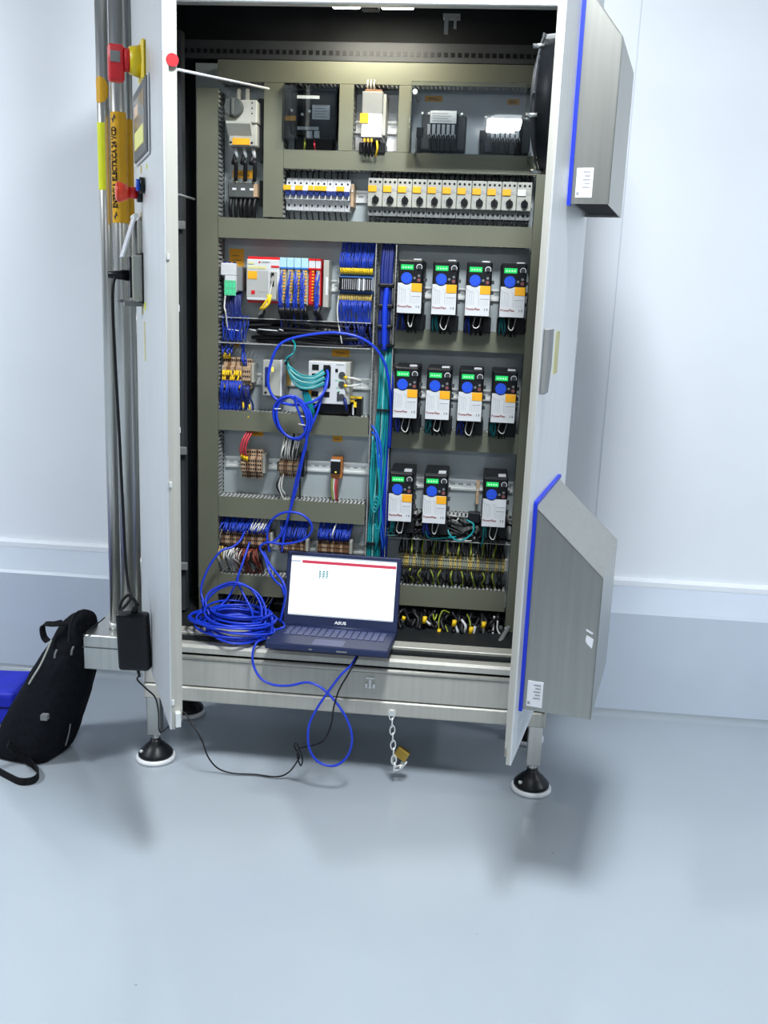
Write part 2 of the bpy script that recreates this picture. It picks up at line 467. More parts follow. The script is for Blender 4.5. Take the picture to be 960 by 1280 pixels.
# mounting plate and rails inside
MB().box(-.535, .535, PY, .364, .455, 2.068).build('mounting_plate', 'plate', cab)
tr = MB().box(-.58, .58, .345, .392, 2.078, 2.128)
tr.build('frame_rail', 'dark_grey', cab)
q = MB()
for i in range(58):
    q.box(-.565 + i * .0195, -.565 + i * .0195 + .011, .3435, .3455, 2.092, 2.104)
q.build('rail_slots', 'black', cab)
MB().box(-.575, -.545, .25, .285, .41, 2.13).build('frame_post', 'dark_grey', cab)  # post coloured dark to carry the shadow inside the cabinet
q = MB()
for i in range(95):
    q.box(-.563, -.555, .2485, .2505, .50 + i * .0165, .508 + i * .0165)
q.build('post_slots', 'black', cab)
MB().box(.555, .58, .25, .285, .41, 2.13).build('frame_post', 'dark_grey', cab)
for z in (1.60, .93, .56):
    MB().box(-.575, -.535, .235, .25, z - .012, z + .012).build('post_clip', 'mid_grey', cab, bevel=.002)
# roof latch and wiring seen under the roof
x0 = at(565, 20, .1).x
MB().box(x0 - .022, x0 + .022, .075, .11, 2.128, 2.136).box(x0 - .018, x0 - .008, .08, .10, 2.092, 2.128).box(x0 + .006, x0 + .013, .08, .10, 2.105, 2.128).build('door_latch', 'mid_grey', cab)

# ---- doors: leaf x runs from the hinge, outside towards -y
AL, AR = math.radians(64.5), math.radians(77.5)
DZ0, DZ1 = .386, 2.235
def door_leaf(sgn, ang, hx):
    e = MB()
    a, b = (0.0, .6) if sgn > 0 else (-.6, 0.0)
    leaf = MB().box(a, b, 0.0, .004, DZ0, DZ1)
    # folded return all round
    fe0, fe1 = (b - .003, b) if sgn > 0 else (a, a + .003)
    er = MB().box(fe0 - .0004, fe1 + .0004, 0.0035, .012, DZ0, DZ1)
    he0, he1 = (a, a + .003) if sgn > 0 else (b - .003, b)
    leaf.box(he0, he1, 0.003, .012, DZ0, DZ1)
    leaf.box(a, b, .003, .012, DZ0, DZ0 + .003).box(a, b, .003, .012, DZ1 - .003, DZ1)
    o = leaf.build('door', 'steel_light', cab, world=False)
    o.location = (hx, -0.2, 0); o.rotation_euler = (0, 0, -ang if sgn > 0 else ang)
    er.build('edge_return', 'steel_warm', o)
    hs = (-.004, 0.0) if sgn > 0 else (0.0, .004)
    MB().box(hs[0], hs[1], .001, .010, DZ0, DZ1).build('hinge_gap', 'black_matt', o)  # black strip put in for the dark gap along the hinge
    # stepped inner channel (pieces of the flange on four sides)
    w = .022; FT = .030 if sgn > 0 else .018
    ia, ib = a + .006, b - .006
    fl = MB().box(ia, ia + w, .010, FT, DZ0 + .016, DZ1 - .006).box(ib - w, ib, .010, FT, DZ0 + .016, DZ1 - .006)
    fl.box(ia, ib, .010, FT, DZ0 + .016, DZ0 + .016 + w).box(ia, ib, .010, FT, DZ1 - .006 - w, DZ1 - .006)
    fl.build('flange', 'steel_warm', o)
    MB().box(a + .028, b - .028, .003, .008, DZ0 + .04, DZ1 - .03).build('inner_sheet', 'steel', o)
    g = MB().box(ia + w + .004, ia + w + .016, .008, .020, DZ0 + .05, DZ1 - .04).box(ib - w - .016, ib - w - .004, .008, .020, DZ0 + .05, DZ1 - .04)
    g.build('gasket', 'black_matt', o)
    for z in (.62, 1.32, 2.0):
        MB().cyl(((a if sgn > 0 else b), .004, z - .03), ((a if sgn > 0 else b), .004, z + .03), .006, n=10).build('hinge', 'steel', o)
    return o
dl = door_leaf(1, AL, -.6); dl['label'] = 'left cabinet door standing half open, controls on its outer face'
dr = door_leaf(-1, AR, .6); dr['label'] = 'right cabinet door standing half open, fan hoods on its outer face'
# small bits fixed on the door edges
MB().box(.6, .604, .004, .010, .45, .462).box(.6, .604, .004, .010, .98, .992).box(.6, .604, .004, .01, 1.48, 1.492).build('edge_bolt', 'zinc_bright', dl)
MB().box(.594, .612, .012, .024, .395, .43).build('edge_catch', 'zinc_bright', dl)
MB().box(.562, .575, .02, .034, 1.10, 1.112).box(.562, .575, .02, .034, 1.37, 1.385).build('edge_bolt', 'label_white', dl)
# handle of the right door and dried tape on it
hx = -.562
MB().prism([(hx - .022, 1.368), (hx + .040, 1.368), (hx + .044, 1.29), (hx + .020, 1.232), (hx - .022, 1.232)], 'y', -.012, 0.0).build('handle_plate', 'mid_grey', dr, bevel=.002)
MB().box(-.41, -.345, -.0012, 0, 1.262, 1.358).build('tape', 'tape_yellow', dr)
def L2W(side, s, n, z):
    """door point: s from the hinge, n outward, -> room"""
    if side == 'L':
        return Vector((-.6 + s * math.cos(AL) - n * math.sin(AL), -s * math.sin(AL) - n * math.cos(AL), z))
    return Vector((.6 - s * math.cos(AR) + n * math.sin(AR), -s * math.sin(AR) - n * math.cos(AR), z))
def on_door(name, label, cat, side, s, z, group=None):
    """a thing mounted on a door: local x towards the free edge (left door) or the hinge (right door), -y outward"""
    return thing(name, label, cat, L2W(side, s, 0, z), group, -AL if side == 'L' else AR, w=False)

# red dot on the free edge of the left door
t = on_door('round_sticker', 'small red round sticker on the edge of the left cabinet door', 'sticker', 'L', .588, 1.880)
q = MB(); q.cyl((.0135, .020, 0), (.0125, .020, 0), .013, n=24); q.build('sticker_disc', 'sticker_red', t)

# main switch
t = on_door('main_switch', 'red rotary main switch on yellow plate, mounted on the cabinet door', 'switch', 'L', .27, 1.937)
MB().box(-.04, .04, -.010, 0, -.045, .045).build('base_plate', 'switch_yellow', t, bevel=.006)
MB().cyl((0, -.010, 0), (0, -.034, 0), .036, .030, n=28).build('collar', 'switch_yellow', t)
MB().cyl((0, -.034, 0), (0, -.046, 0), .026, n=24).build('hub', 'switch_red', t)
k = MB().prism([(-.016, .030), (.016, .030), (.018, .0), (.014, -.050), (-.014, -.050), (-.018, .0)], 'y', -.082, -.046).build('lever', 'switch_red', t, bevel=.004)
MB().box(.0175, .0195, -.078, -.056, -.010, .014).build('insert', 'mid_grey', k)
# operator panel
t = on_door('operator_panel', 'grey framed touch panel on the outer face of the door', 'screen', 'L', .24, 1.808)
MB().box(-.135, .135, -.010, 0, -.082, .082).build('bezel', 'hmi_frame', t, bevel=.003)
MB().box(-.140, .140, -.005, -.001, -.088, .088).build('mounting_rim', 'device_white', t, bevel=.002)
sc = MB().box(-.105, .105, -.0108, -.010, -.060, .060).build('glass', 'hmi_glass', t)
MB().box(-.100, .085, -.0114, -.0108, -.055, -.015).build('lit_field', 'hmi_yellow', sc)
MB().box(-.100, -.02, -.0114, -.0108, .02, .045).build('lit_field', 'hmi_peach', sc)
# emergency stop
t = on_door('emergency_stop', 'red mushroom emergency stop button below the touch panel', 'button', 'L', .185, 1.648)
MB().cyl((0, 0, 0), (0, -.012, 0), .022, n=24).build('base_ring', 'black', t)
MB().cyl((0, -.012, 0), (0, -.034, 0), .014, n=20).build('stem', 'red', t)
MB().cyl((0, -.034, 0), (0, -.058, 0), .017, .026, n=26).cyl((0, -.058, 0), (0, -.064, 0), .026, .018, n=26).build('mushroom_head', 'estop_red', t)
# pushbutton beside it
t = on_door('pushbutton', 'blue pushbutton in a black ring next to the emergency stop', 'button', 'L', .245, 1.662)
MB().cyl((0, 0, 0), (0, -.012, 0), .019, n=22).build('base_ring', 'black', t)
MB().cyl((0, -.012, 0), (0, -.020, 0), .014, n=20).build('cap', 'blue_plastic', t)
for i, (s, z, w, h, m) in enumerate(((.18, 1.705, .02, .018, 'tape_ochre'), (.155, 1.595, .014, .018, 'tape_ochre'), (.30, 1.70, .016, .010, 'lime'))):
    o = tag(MB().box(-w / 2, w / 2, -.001, 0, -h / 2, h / 2).build('name_tag', m), ('ochre tag above the emergency stop', 'ochre tag just under the emergency stop', 'lime tag above the blue pushbutton')[i] + ' on the door', 'label')
    o.location = L2W('L', s, 0, z); o.rotation_euler = (0, 0, -AL)
# two socket housings on the door
t = on_door('service_socket', 'grey service socket with clear hinged lid raised, under emergency stop', 'socket', 'L', .13, 1.545)
MB().box(-.045, .045, -.012, 0, -.045, .040).build('base_plate', 'device_grey', t, bevel=.003)
MB().prism([(-.012, .048), (-.017, .050), (-.050, -.052), (-.045, -.054)], 'x', -.042, .042).build('lid', 'label_white', t, bevel=.001)
MB().cyl((-.045, -.014, .050), (.045, -.014, .050), .006, n=10).build('hinge', 'zinc_bright', t)
t2 = on_door('data_socket', 'grey rectangular socket housing with a black plug pushed in', 'socket', 'L', .15, 1.442)
MB().box(-.04, .04, -.028, 0, -.058, .056).build('housing', 'device_grey', t2, bevel=.003)
MB().box(-.044, .044, -.004, 0, -.064, .062).build('rim', 'black', t2)
MB().box(-.034, .034, -.033, -.028, -.050, .050).build('insert', 'black', t2)
MB().box(-.022, .022, -.046, -.004, -.072, -.060).cyl((-.03, -.04, -.062), (-.03, -.06, -.058), .004, n=8).build('clasp', 'mid_grey', t2)
for i, (s, z, h, m) in enumerate(((.16, 1.365, .03, 'tape_ochre'), (.22, 1.372, .02, 'lime'), (.20, 1.283, .10, 'tape_yellow'))):
    o = tag(MB().box(-.012, .012, -.001, 0, -h / 2, h / 2).build('paper_tag', m), ('ochre tag under the socket with the plug', 'lime tag under the socket with the plug', 'long pale yellow tape strip below the door sockets')[i], 'label')
    o.location = L2W('L', s, 0, z); o.rotation_euler = (0, 0, -AL)

# ---- fan hoods on the right door
def hood(label, s0, s1, prof, sticker_z):
    t = on_door('fan_hood', label, 'fan hood', 'R', 0, 0, 'fan hoods on the right door')
    t.location.z = prof[-1][1]
    zb = prof[-1][1]
    pr = [(-n, z - zb) for n, z in prof]
    # shell: two side cheeks, slope and front as 2 mm sheet, open below
    sh = MB()
    for x in (-s1, -s0 - .002):
        sh.prism(pr, 'x', x, x + .002)
    for (a, b) in zip(pr[:-2], pr[1:-1]):
        d = Vector((b[0] - a[0], b[1] - a[1])); nrm = Vector((d.y, -d.x)).normalized() * .002
        if (nrm.x > 0): pass
        sh.add([(-s1, a[0], a[1]), (-s0, a[0], a[1]), (-s0, b[0], b[1]), (-s1, b[0], b[1]),
                (-s1, a[0] + .002, a[1] - .002), (-s0, a[0] + .002, a[1] - .002), (-s0, b[0] + .002, b[1] - .001), (-s1, b[0] + .002, b[1] - .001)],
               [(0, 1, 2, 3), (7, 6, 5, 4), (0, 4, 5, 1), (1, 5, 6, 2), (2, 6, 7, 3), (3, 7, 4, 0)])
    sh.build('shell', 'steel_hood', t)
    zt = prof[0][1] - zb
    g = MB().box(-s1 - .006, -s1 + .004, -.008, 0, -.004, zt + .006).box(-s1, -s0, -.008, 0, zt, zt + .008)
    g.build('gasket', 'blue_gasket', t)
    fr = MB()
    for i in range(9):
        z = .03 + i * (zt - .08) / 9
        fr.box(-s1 + .03, -s0 - .03, -.006, -.002, z, z + .012)
    fr.build('filter_grille', 'dark_grey', t)
    MB().box(-s1 + .004, -s0 - .004, -prof[1][0] + .004, -.010, .006, .009).build('underside_shade', 'black_matt', t)  # added black sheet, paints the shade in the open underside
    st = MB().box(-s1 - .0012, -s1, -.052, -.016, sticker_z - zb, sticker_z - zb + .062).build('sticker', 'label_white', t)
    q = MB()
    for k in range(5):
        q.box(-s1 - .0016, -s1 - .0012, -.046, -.030 - .004 * (k % 2), sticker_z - zb + .020 + k * .008, sticker_z - zb + .023 + k * .008)
    q.box(-s1 - .0016, -s1 - .0012, -.024, -.018, sticker_z - zb + .005, sticker_z - zb + .012)
    q.build('print', 'text_grey', st)
    return t
hood('shallow steel rain hood with blue gasket high on the right door', .045, .385, [(0, 2.085), (.090, 1.972), (.090, 1.635), (0, 1.635)], 1.648)
h2 = hood('deep steel rain hood with blue gasket low on the right door', .165, .54, [(0, .984), (.163, .836), (.163, .502), (0, .502)], .512)
# white scuffs on the lower hood
q = MB().prism([(-.138, .20), (-.154, .192), (-.152, .170), (-.142, .178), (-.136, .186)], 'x', -.5408, -.5402)
q.prism([(-.136, .214), (-.152, .206), (-.150, .203), (-.136, .210)], 'x', -.5408, -.5402)
q.build('scuff', 'label_white', h2)
# fan behind the upper hood, inside of the door
t = on_door('filter_fan', 'round black axial fan on the inside of the right door', 'fan', 'R', .24, 1.865)
MB().cyl((0, .008, 0), (0, .085, 0), .155, .150, n=40).build('housing', 'black', t)
MB().cyl((0, .085, 0), (0, .105, 0), .13, .105, n=36).build('motor_cone', 'dark_grey', t)
q = MB()
for r in (.06, .09, .12, .148):
    q.tube([(r * math.cos(a), .115 - .025 * (r / .148) ** 2, r * math.sin(a)) for a in [i * math.pi / 16 for i in range(32)]], .0025, 5, True)
for i in range(6):
    a = i * math.pi / 3
    q.tube([(.03 * math.cos(a), .117, .03 * math.sin(a)), (.158 * math.cos(a), .088, .158 * math.sin(a))], .003, 5)
q.build('guard', 'dark_grey', t)
for i in range(6):
    a = i * math.pi / 3 + .3
    MB().cyl((.152 * math.cos(a), .08, .152 * math.sin(a)), (.152 * math.cos(a), .105, .152 * math.sin(a)), .005, n=8).build('stud', 'zinc', t)
MB().tube(smooth([(-.01, .05, .13), (-.02, .06, .17), (-.05, .05, .185)]), .004, 6).tube(smooth([(-.01, .05, .13), (.01, .07, .175), (.0, .075, .20)]), .003, 6).build('lead', 'black', t)
MB().tube(smooth([(-.01, .05, .15), (-.06, .05, .19), (-.10, .03, .18)]), .004, 6).build('earth_lead', 'green_wire', t)

# door stay: thin white rod from the left door to the cabinet
a, b = at(222, 87, -.42), at(336, 111, .12)
tag(MB().cyl(a, b, .0032, n=8).build('door_stay', 'device_white'), 'thin white door stay rod reaching into the cabinet from the left door', 'rod')
a, b = at(222, 243, -.3), at(243, 249, .18)
tag(MB().cyl(a, b, .003, n=8).build('stay_rod', 'mid_grey'), 'short grey stay rod by the dark post behind the left door', 'rod')

# ---- pipes and bracket left of the cabinet
t = thing('pipe_bracket', 'square steel bracket box on the cabinet side carrying three pipes', 'bracket', (-.70, .1, .27))
MB().box(-.792, -.602, .02, .24, .282, .392).build('box_section', 'steel', t, bevel=.003)
MB().box(-.794, -.602, .018, .022, .352, .355).build('seam', 'steel_dark', t)
PIPES = [(-.718, .10, .0175), (-.671, .085, .0205), (-.664, .16, .015)]
lab = ['slim steel conduit pipe with round yellow sticker and lime strip',
       'steel conduit pipe with large orange warning label beside the door hinge',
       'thin rear steel conduit pipe half hidden behind the door hinge']
for i, (x, y, r) in enumerate(PIPES):
    t = thing('conduit_pipe', lab[i], 'pipe', (x, y, .392), 'conduit pipes')
    MB().cyl((x, y, .392), (x, y, 2.6), r, n=24).build('tube', 'steel', t)
    MB().cyl((x, y, .392), (x, y, .412), r + .004, n=24).build('socket_ring', 'steel_light', t)
    if i == 0:
        q = MB(); n = 10      # wrapped labels: arcs just outside of the pipe
        def wrap(q, x, y, r, a0, a1, z0, z1, n=10, zf=None):
            vs, fs = [], []
            for k in range(n + 1):
                a = a0 + (a1 - a0) * k / n
                lo, hi = (z0, z1) if zf is None else zf(k / n)
                vs += [(x + r * math.cos(a), y + r * math.sin(a), lo), (x + r * math.cos(a), y + r * math.sin(a), hi)]
            for k in range(n):
                fs.append((2 * k, 2 * k + 2, 2 * k + 3, 2 * k + 1))
            return q.add(vs, fs, True)
        z1 = at(128, 97, y).z; z0 = at(128, 130, y).z; zc = (z0 + z1) / 2
        wrap(q, x, y, r + .0006, math.radians(170), math.radians(345), 0, 0, 16, lambda u: (zc - (z1 - z0) / 2 * math.sqrt(max(.02, 1 - (2 * u - 1) ** 2)), zc + (z1 - z0) / 2 * math.sqrt(max(.02, 1 - (2 * u - 1) ** 2)))).build('round_sticker', 'pole_label', t)
        q = MB(); wrap(q, x, y, r + .0006, math.radians(175), math.radians(300), at(128, 238, y).z, at(128, 154, y).z).build('lime_strip', 'lime', t)
    if i == 1:
        z0, z1 = at(148, 279, y).z, at(148, 141, y).z
        q = MB(); wrap(q, x, y, r + .0008, math.radians(150), math.radians(400), z0, z1, 18)
        lb = q.build('warning_label', 'pole_label', t)
        # lettering runs up the pipe, on the side turned to the front left
        a = math.radians(232)
        def curved(txt, size, zc, aa, sx):
            o = lettering(txt, size, 'text_dark', lb, (0, 0, 0), (0, 0, 0), bold=.0009)
            for v in o.data.vertices:      # text x -> up the pipe, text y -> round the pipe
                u, w2 = v.co.x, v.co.y
                th = aa - w2 / (r + .001)
                v.co = (x + (r + .0021) * math.cos(th), y + (r + .0021) * math.sin(th), zc + u * sx)
            return o
        zc = (z0 + z1) / 2
        curved('ENERGIA ELECTRICA 24 VCD', .0215, zc, math.radians(254), .76)
        for zz in (z0 + .018, z1 - .018):      # flash symbols at both ends
            q = MB(); pts = [(-.012, .002), (.002, .006), (.0, .0015), (.013, -.002), (-.001, -.006), (.001, -.0015)]
            q.add([(x + (r + .0018) * math.cos(math.radians(254) - w2 / r), y + (r + .0018) * math.sin(math.radians(254) - w2 / r), zz + u) for u, w2 in pts], [(0, 1, 2, 5), (2, 3, 4, 5)])
            q.build('flash_symbol', 'text_dark', lb)
    if i == 2:
        q = MB(); wrap(q, x, y, r + .0008, math.radians(150), math.radians(400), at(160, 283, y).z, at(160, 150, y).z, 18).build('warning_label', 'pole_label', t)
# ------------------------------------------------------------------ wiring ducts
def duct(label, x0, x1, z0, z1, o='h', cover=True):
    t = thing('cable_duct', label, 'cable duct', ((x0 + x1) / 2, PY, z0), 'grey slotted wiring ducts')
    q = MB().box(x0, x1, PY - .003, PY - .0003, z0, z1)
    p = .0125
    if o == 'h':
        n = int((x1 - x0) / p)
        for k in range(n):
            a = x0 + (k + .18) * p
            for zz in (z0, z1 - .002):
                q.box(a, a + .0078, DF + .006, PY - .003, zz, zz + .002)
        for zz in (z0, z1 - .002):
            q.box(x0, x1, DF + .002, DF + .006, zz, zz + .002)
            q.box(x0, x1, PY - .02, PY - .003, zz, zz + .002)
    else:
        n = int((z1 - z0) / p)
        for k in range(n):
            a = z0 + (k + .18) * p
            for xx in (x0, x1 - .002):
                q.box(xx, xx + .002, DF + .006, PY - .003, a, a + .0078)
        for xx in (x0, x1 - .002):
            q.box(xx, xx + .002, DF + .002, DF + .006, z0, z1)
            q.box(xx, xx + .002, PY - .02, PY - .003, z0, z1)
    q.build('slotted_base', 'pvc_light', t)
    if cover:
        c = MB()
        if o == 'h':
            c.box(x0, x1, DF - .001, DF + .001, z0 - .001, z1 + .001).box(x0, x1, DF + .001, DF + .007, z0 - .001, z0 + .0005).box(x0, x1, DF + .001, DF + .007, z1 - .0005, z1 + .001)
        else:
            c.box(x0 - .001, x1 + .001, DF - .001, DF + .001, z0, z1).box(x0 - .001, x0 + .0005, DF + .001, DF + .007, z0, z1).box(x1 - .0005, x1 + .001, DF + .001, DF + .007, z0, z1)
        c.build('cover', 'pvc_grey', t)
    return t
duct('long grey wiring duct along the very top of the plate', -.447, .53, 2.004, 2.060)
duct('tall grey wiring duct running down beside the dark perforated post', -.508, -.447, .372, 1.985, 'v')
duct('tall grey wiring duct beside the right door, next to the drives', .479, .53, .402, 2.000, 'v')
duct('short upright duct between the rotary isolator and the black filter', -.310, -.254, 1.634, 2.002, 'v')
duct('narrow upright duct between the black filter and the safety relay', -.092, -.053, 1.824, 2.002, 'v')
duct('narrow upright duct between the safety relay and the two transformers', .078, .112, 1.824, 2.002, 'v')
duct('grey duct under the transformers and above the breaker row', -.252, .477, 1.772, 1.822)
duct('wide grey duct spanning the plate below the breaker row', -.447, .477, 1.572, 1.628)
duct('open black-filled duct without cover under the red safety controller', -.445, .020, 1.262, 1.340, 'h', False)
duct('grey duct below the network switch, with a cover', -.445, .022, .998, 1.056)
duct('grey duct under the rail with the small orange relay', -.445, .020, .722, .784)
duct('grey duct below the dense wired terminals, behind the blue coil', -.445, .020, .466, .530)
duct('open upright duct full of blue and teal network cables', .026, .088, .545, 1.570, 'v', False)
duct('grey duct below the top row of drives', .092, .477, 1.270, 1.328)
duct('grey duct below the middle row of drives', .090, .477, .970, 1.028)
duct('open duct stuffed with wires below the lowest row of drives', .096, .477, .683, .765, 'h', False)
duct('grey duct under the long yellow and olive terminal strip', .096, .472, .468, .531)

# ------------------------------------------------------------------ DIN rails
def rail(label, x0, x1, zc):
    t = thing('din_rail', label, 'mounting rail', ((x0 + x1) / 2, PY, zc - .0175), 'DIN rails')
    q = MB()
    y0 = PY - .0085
    q.box(x0, x1, y0, y0 + .0012, zc + .0125, zc + .0175).box(x0, x1, y0, y0 + .0012, zc - .0175, zc - .0125)
    q.box(x0, x1, y0, PY - .0004, zc + .0115, zc + .0127).box(x0, x1, y0, PY - .0004, zc - .0127, zc - .0115)
    q.box(x0, x1, PY - .0016, PY - .0004, zc + .003, zc + .0115).box(x0, x1, PY - .0016, PY - .0004, zc - .0115, zc - .003)
    x = x0
    while x < x1:
        q.box(x, min(x + .010, x1), PY - .0016, PY - .0004, zc - .003, zc + .003)
        x += .025
    q.build('hat_profile', 'zinc_bright', t)
    return t
zr = {}
for key, (px, py) in dict(r2=(449, 246), r3=(416, 357), r4=(460, 480), r5=(440, 585), r6=(450, 686), d1=(535, 358), d2=(527, 487), d3=(585, 606)).items():
    zr[key] = at(px, py, PY - .005).z
zr['d1'] = 1.435; zr['d2'] = 1.135
rail('zinc DIN rail carrying the breakers and motor protection switches', -.25, .475, zr['r2'])
rail('zinc DIN rail carrying the red safety controller', -.44, .02, zr['r3'])
rail('zinc DIN rail carrying the grey network switch', -.44, .02, zr['r4'])
rail('zinc DIN rail carrying the small orange relay', -.44, .02, zr['r5'])
rail('zinc DIN rail under the dense blue wired terminals', -.44, .02, zr['r6'])
rail('zinc DIN rail behind the top row of drives', .095, .475, zr['d1'])
rail('zinc DIN rail behind the middle row of drives', .095, .475, zr['d2'])
rail('zinc DIN rail behind the lowest row of three drives', .095, .475, zr['d3'])

# ------------------------------------------------------------------ small helpers for devices
def strands(spec, mat, parent, name, r=.0018, n=4, k=3, world=True):
    q = MB()
    for pts in spec:
        q.tube(smooth(pts, k), r, n)
    return q.build(name, mat, parent, kind='stuff', world=world)
def jit(s): return random.uniform(-s, s)
def fan_of_wires(xa0, xa1, za, xb0, xb1, zb, ya, yb, n, bulge=.012, j=.003):
    out = []
    for i in range(n):
        u = (i + .5) / n
        xa = xa0 + (xa1 - xa0) * u + jit(j * .3); xb = xb0 + (xb1 - xb0) * u + jit(j)
        out.append([(xa, ya, za), (xa * .7 + xb * .3 + jit(j), ya - bulge * random.uniform(.4, 1), za * .7 + zb * .3), (xa * .25 + xb * .75 + jit(j), yb - bulge * .4, za * .25 + zb * .75), (xb, yb, zb)])
    return out
def tagbox(label, px0, py0, px1, py1, Y, mat='orange_tag', th=.0012):
    X0, X1, Z0, Z1 = bx(px0, py0, px1, py1, Y)
    o = MB().box(X0, X1, Y - th, Y - .0002, Z0, Z1).build('name_plate', mat)
    tag(o, label, 'label', 'orange name plates on the mounting plate')
    p = MB()
    for k in range(2):
        z = Z0 + (Z1 - Z0) * (.38 + .24 * k)
        p.box(X0 + (X1 - X0) * .2, X0 + (X1 - X0) * (.8 - .15 * k), Y - th - .0003, Y - th, z - .0008, z + .0008)
    p.build('print', 'text_dark', o)
    return o

# ------------------------------------------------------------------ rotary isolator (upper left)
X0, X1, Z0, Z1 = bx(282, 124, 312, 182, .25)
t = thing('rotary_isolator', 'grey rotary isolator with dark knob and three black cables', 'switch', ((X0 + X1) / 2, PY, Z0))
zm = Z0 + (Z1 - Z0) * .50
MB().box(X0 - .003, X1 + .02, .255, PY, zm, Z1).box(X0 + .006, X1 + .018, .262, PY, Z0, zm).build('body', 'device_grey', t, bevel=.003)
MB().box(X1 + .014, X1 + .03, .30, PY, Z0 - .035, Z1 + .012).build('back_plate', 'black', t)
MB().prism([(.255, zm), (.238, zm + .002), (.238, zm - .004), (.262, zm - .034), (.262, zm - .002)], 'x', X0 + .004, X1 + .004).build('chin', 'device_grey', t)
kx, kz = at(292, 134, .245).x, at(292, 134, .245).z
kb = MB().cyl((kx, .255, kz), (kx, .236, kz), .027, .025, n=30).build('knob', 'knob_grey', t)
MB().box(kx - .005, kx + .005, .226, .236, kz - .024, kz + .024).build('grip', 'knob_grey', kb, bevel=.003)
for i in range(3):
    MB().cyl((X1 + .006, .2552, kz + .014 - i * .014), (X1 + .006, .2542, kz + .014 - i * .014), .0022, n=8).build('screw_hole', 'black', t)
for xx in (X0 + .012, X1 + .004):
    MB().cyl((xx, .2625, Z0 + .010), (xx, .2615, Z0 + .010), .0035, n=10).build('screw_hole', 'black', t)
MB().box(X0 + .018, X1 - .002, .259, .262, Z0 + .004, Z0 + .022).build('tag', 'orange_tag', t)
q = MB()
for i, xx in enumerate((X0 + .025, X0 + .050)):
    q.box(xx, xx + .008, .285, .30, Z1, Z1 + .035)
q.build('busbar', 'device_grey', t)
fb0, fb1, fz0, fz1 = bx(284, 228, 321, 247, .28)
q = MB(); w = MB()
for i in range(3):
    xa = X0 + .020 + i * .026; xb = fb0 + .022 + i * .028
    q.tube(smooth([(xa, .29, Z0 - .018), (xa - .004, .275, Z0 - .045), (xb + .006, .27, fz1 + .055), (xb + .002, .285, fz1 + .004)], 5), .0058, 8)
    w.cyl((xa, .285, Z0 - .0), (xa + .004, .288, Z0 - .028), .006, .0055, n=8)
q.build('cable', 'black_wire', t); w.build('sleeve', 'device_white', t)
t = thing('fuse_holder', 'dark three-pole fuse base with black cables below the rotary isolator', 'fuse holder', ((fb0 + fb1) / 2, PY, fz0))
MB().box(fb0, fb1 - .012, .285, PY, fz0, fz1).build('body', 'knob_grey', t, bevel=.003)
MB().box(fb1 - .012, fb1, .288, PY, fz0 + .004, fz1 - .002).build('end_clamp', 'beige_terminal', t)
MB().box(fb1 + .001, fb1 + .018, .31, PY, fz0 - .02, fz1 + .01).build('side_plate', 'black', t)
q = MB()
for i in range(3):
    q.box(fb0 + .014 + i * .026, fb0 + .026 + i * .026, .2838, .285, (fz0 + fz1) / 2, (fz0 + fz1) / 2 + .006)
q.build('marker', 'label_white', t)
q = MB()
for i in range(3):
    q.box(fb0 + .010 + i * .028, fb0 + .026 + i * .028, .30, .32, fz1, fz1 + .010)
q.build('clamp_cap', 'device_grey', t)
q = MB()
for i in range(6):
    xa = fb0 + .008 + i * .0145
    q.tube(smooth([(xa, .30, fz0 + .004), (xa + jit(.004), .29, fz0 - .03), (xa + jit(.006), .315, 1.615)], 4), .0062, 7)
q.build('cable', 'black_wire', t)
tagbox('orange name plate behind the three black isolator cables', 291, 213, 317, 223, PY)

# ------------------------------------------------------------------ mains filter under clear cover
X0, X1, Z0, Z1 = bx(357, 110, 419, 190, .29)
t = thing('mains_filter', 'black mains filter unit behind a clear cover in the top row', 'filter', ((X0 + X1) / 2, PY, Z0))
MB().box(X0 + .012, X1, .30, PY, Z0 + .048, Z1 - .004).box(X0 + .022, X1 - .006, .31, PY, Z0, Z0 + .05).build('body', 'black', t, bevel=.004)
MB().box(X0 - .0, X0 + .014, .32, PY, Z0 + .07, Z0 + .12).build('side_bracket', 'dark_grey', t)
lx0, lx1, lz0, lz1 = bx(390, 131, 412, 149, .295)
lb = MB().box(lx0, lx1, .2985, .30, lz0, lz1).build('rating_label', 'label_white', t)
q = MB()
for i in range(5):
    q.box(lx0 + .006, lx1 - .008 - .006 * (i % 2), .2981, .2985, lz0 + .006 + i * .0075, lz0 + .008 + i * .0075)
q.build('print', 'text_grey', lb)
for (a, b, c, d) in ((371, 119, 399, 123), (371, 158, 398, 162)):
    w = bx(a, b, c, d, .295); MB().box(w[0], w[1], .2985, .30, w[2], w[3]).build('busbar', 'label_white', t)
q = MB()
for (a, b) in ((365, 138), (387, 139), (378, 143)):
    p = at(a, b, .297); q.cyl((p.x, .30, p.z), (p.x, .294, p.z), .004, n=10)
q.build('screw', 'zinc_bright', t)
w = bx(357, 145, 370, 151, .295); MB().box(w[0], w[1], .291, .2925, w[2], w[3]).build('tag', 'orange_tag', t)
w = bx(384, 164, 390, 172, .295); w2 = bx(393, 164, 399, 172, .295)
MB().box(w[0], w[1], .290, .31, w[2], w[3]).box(w2[0], w2[1], .290, .31, w2[2], w2[3]).build('clip', 'label_white', t)
p, p2 = at(381, 172, .29), at(380, 190, .30); MB().tube(smooth([p, (p.x + .002, .28, (p.z + p2.z) / 2), p2]), .003, 6).build('earth_lead', 'green_wire', t)
p, p2 = at(393, 176, .29), at(394, 189, .30); MB().tube(smooth([p, (p.x + .002, .28, (p.z + p2.z) / 2), p2]), .003, 6).build('lead', 'red_wire', t)
q = MB()
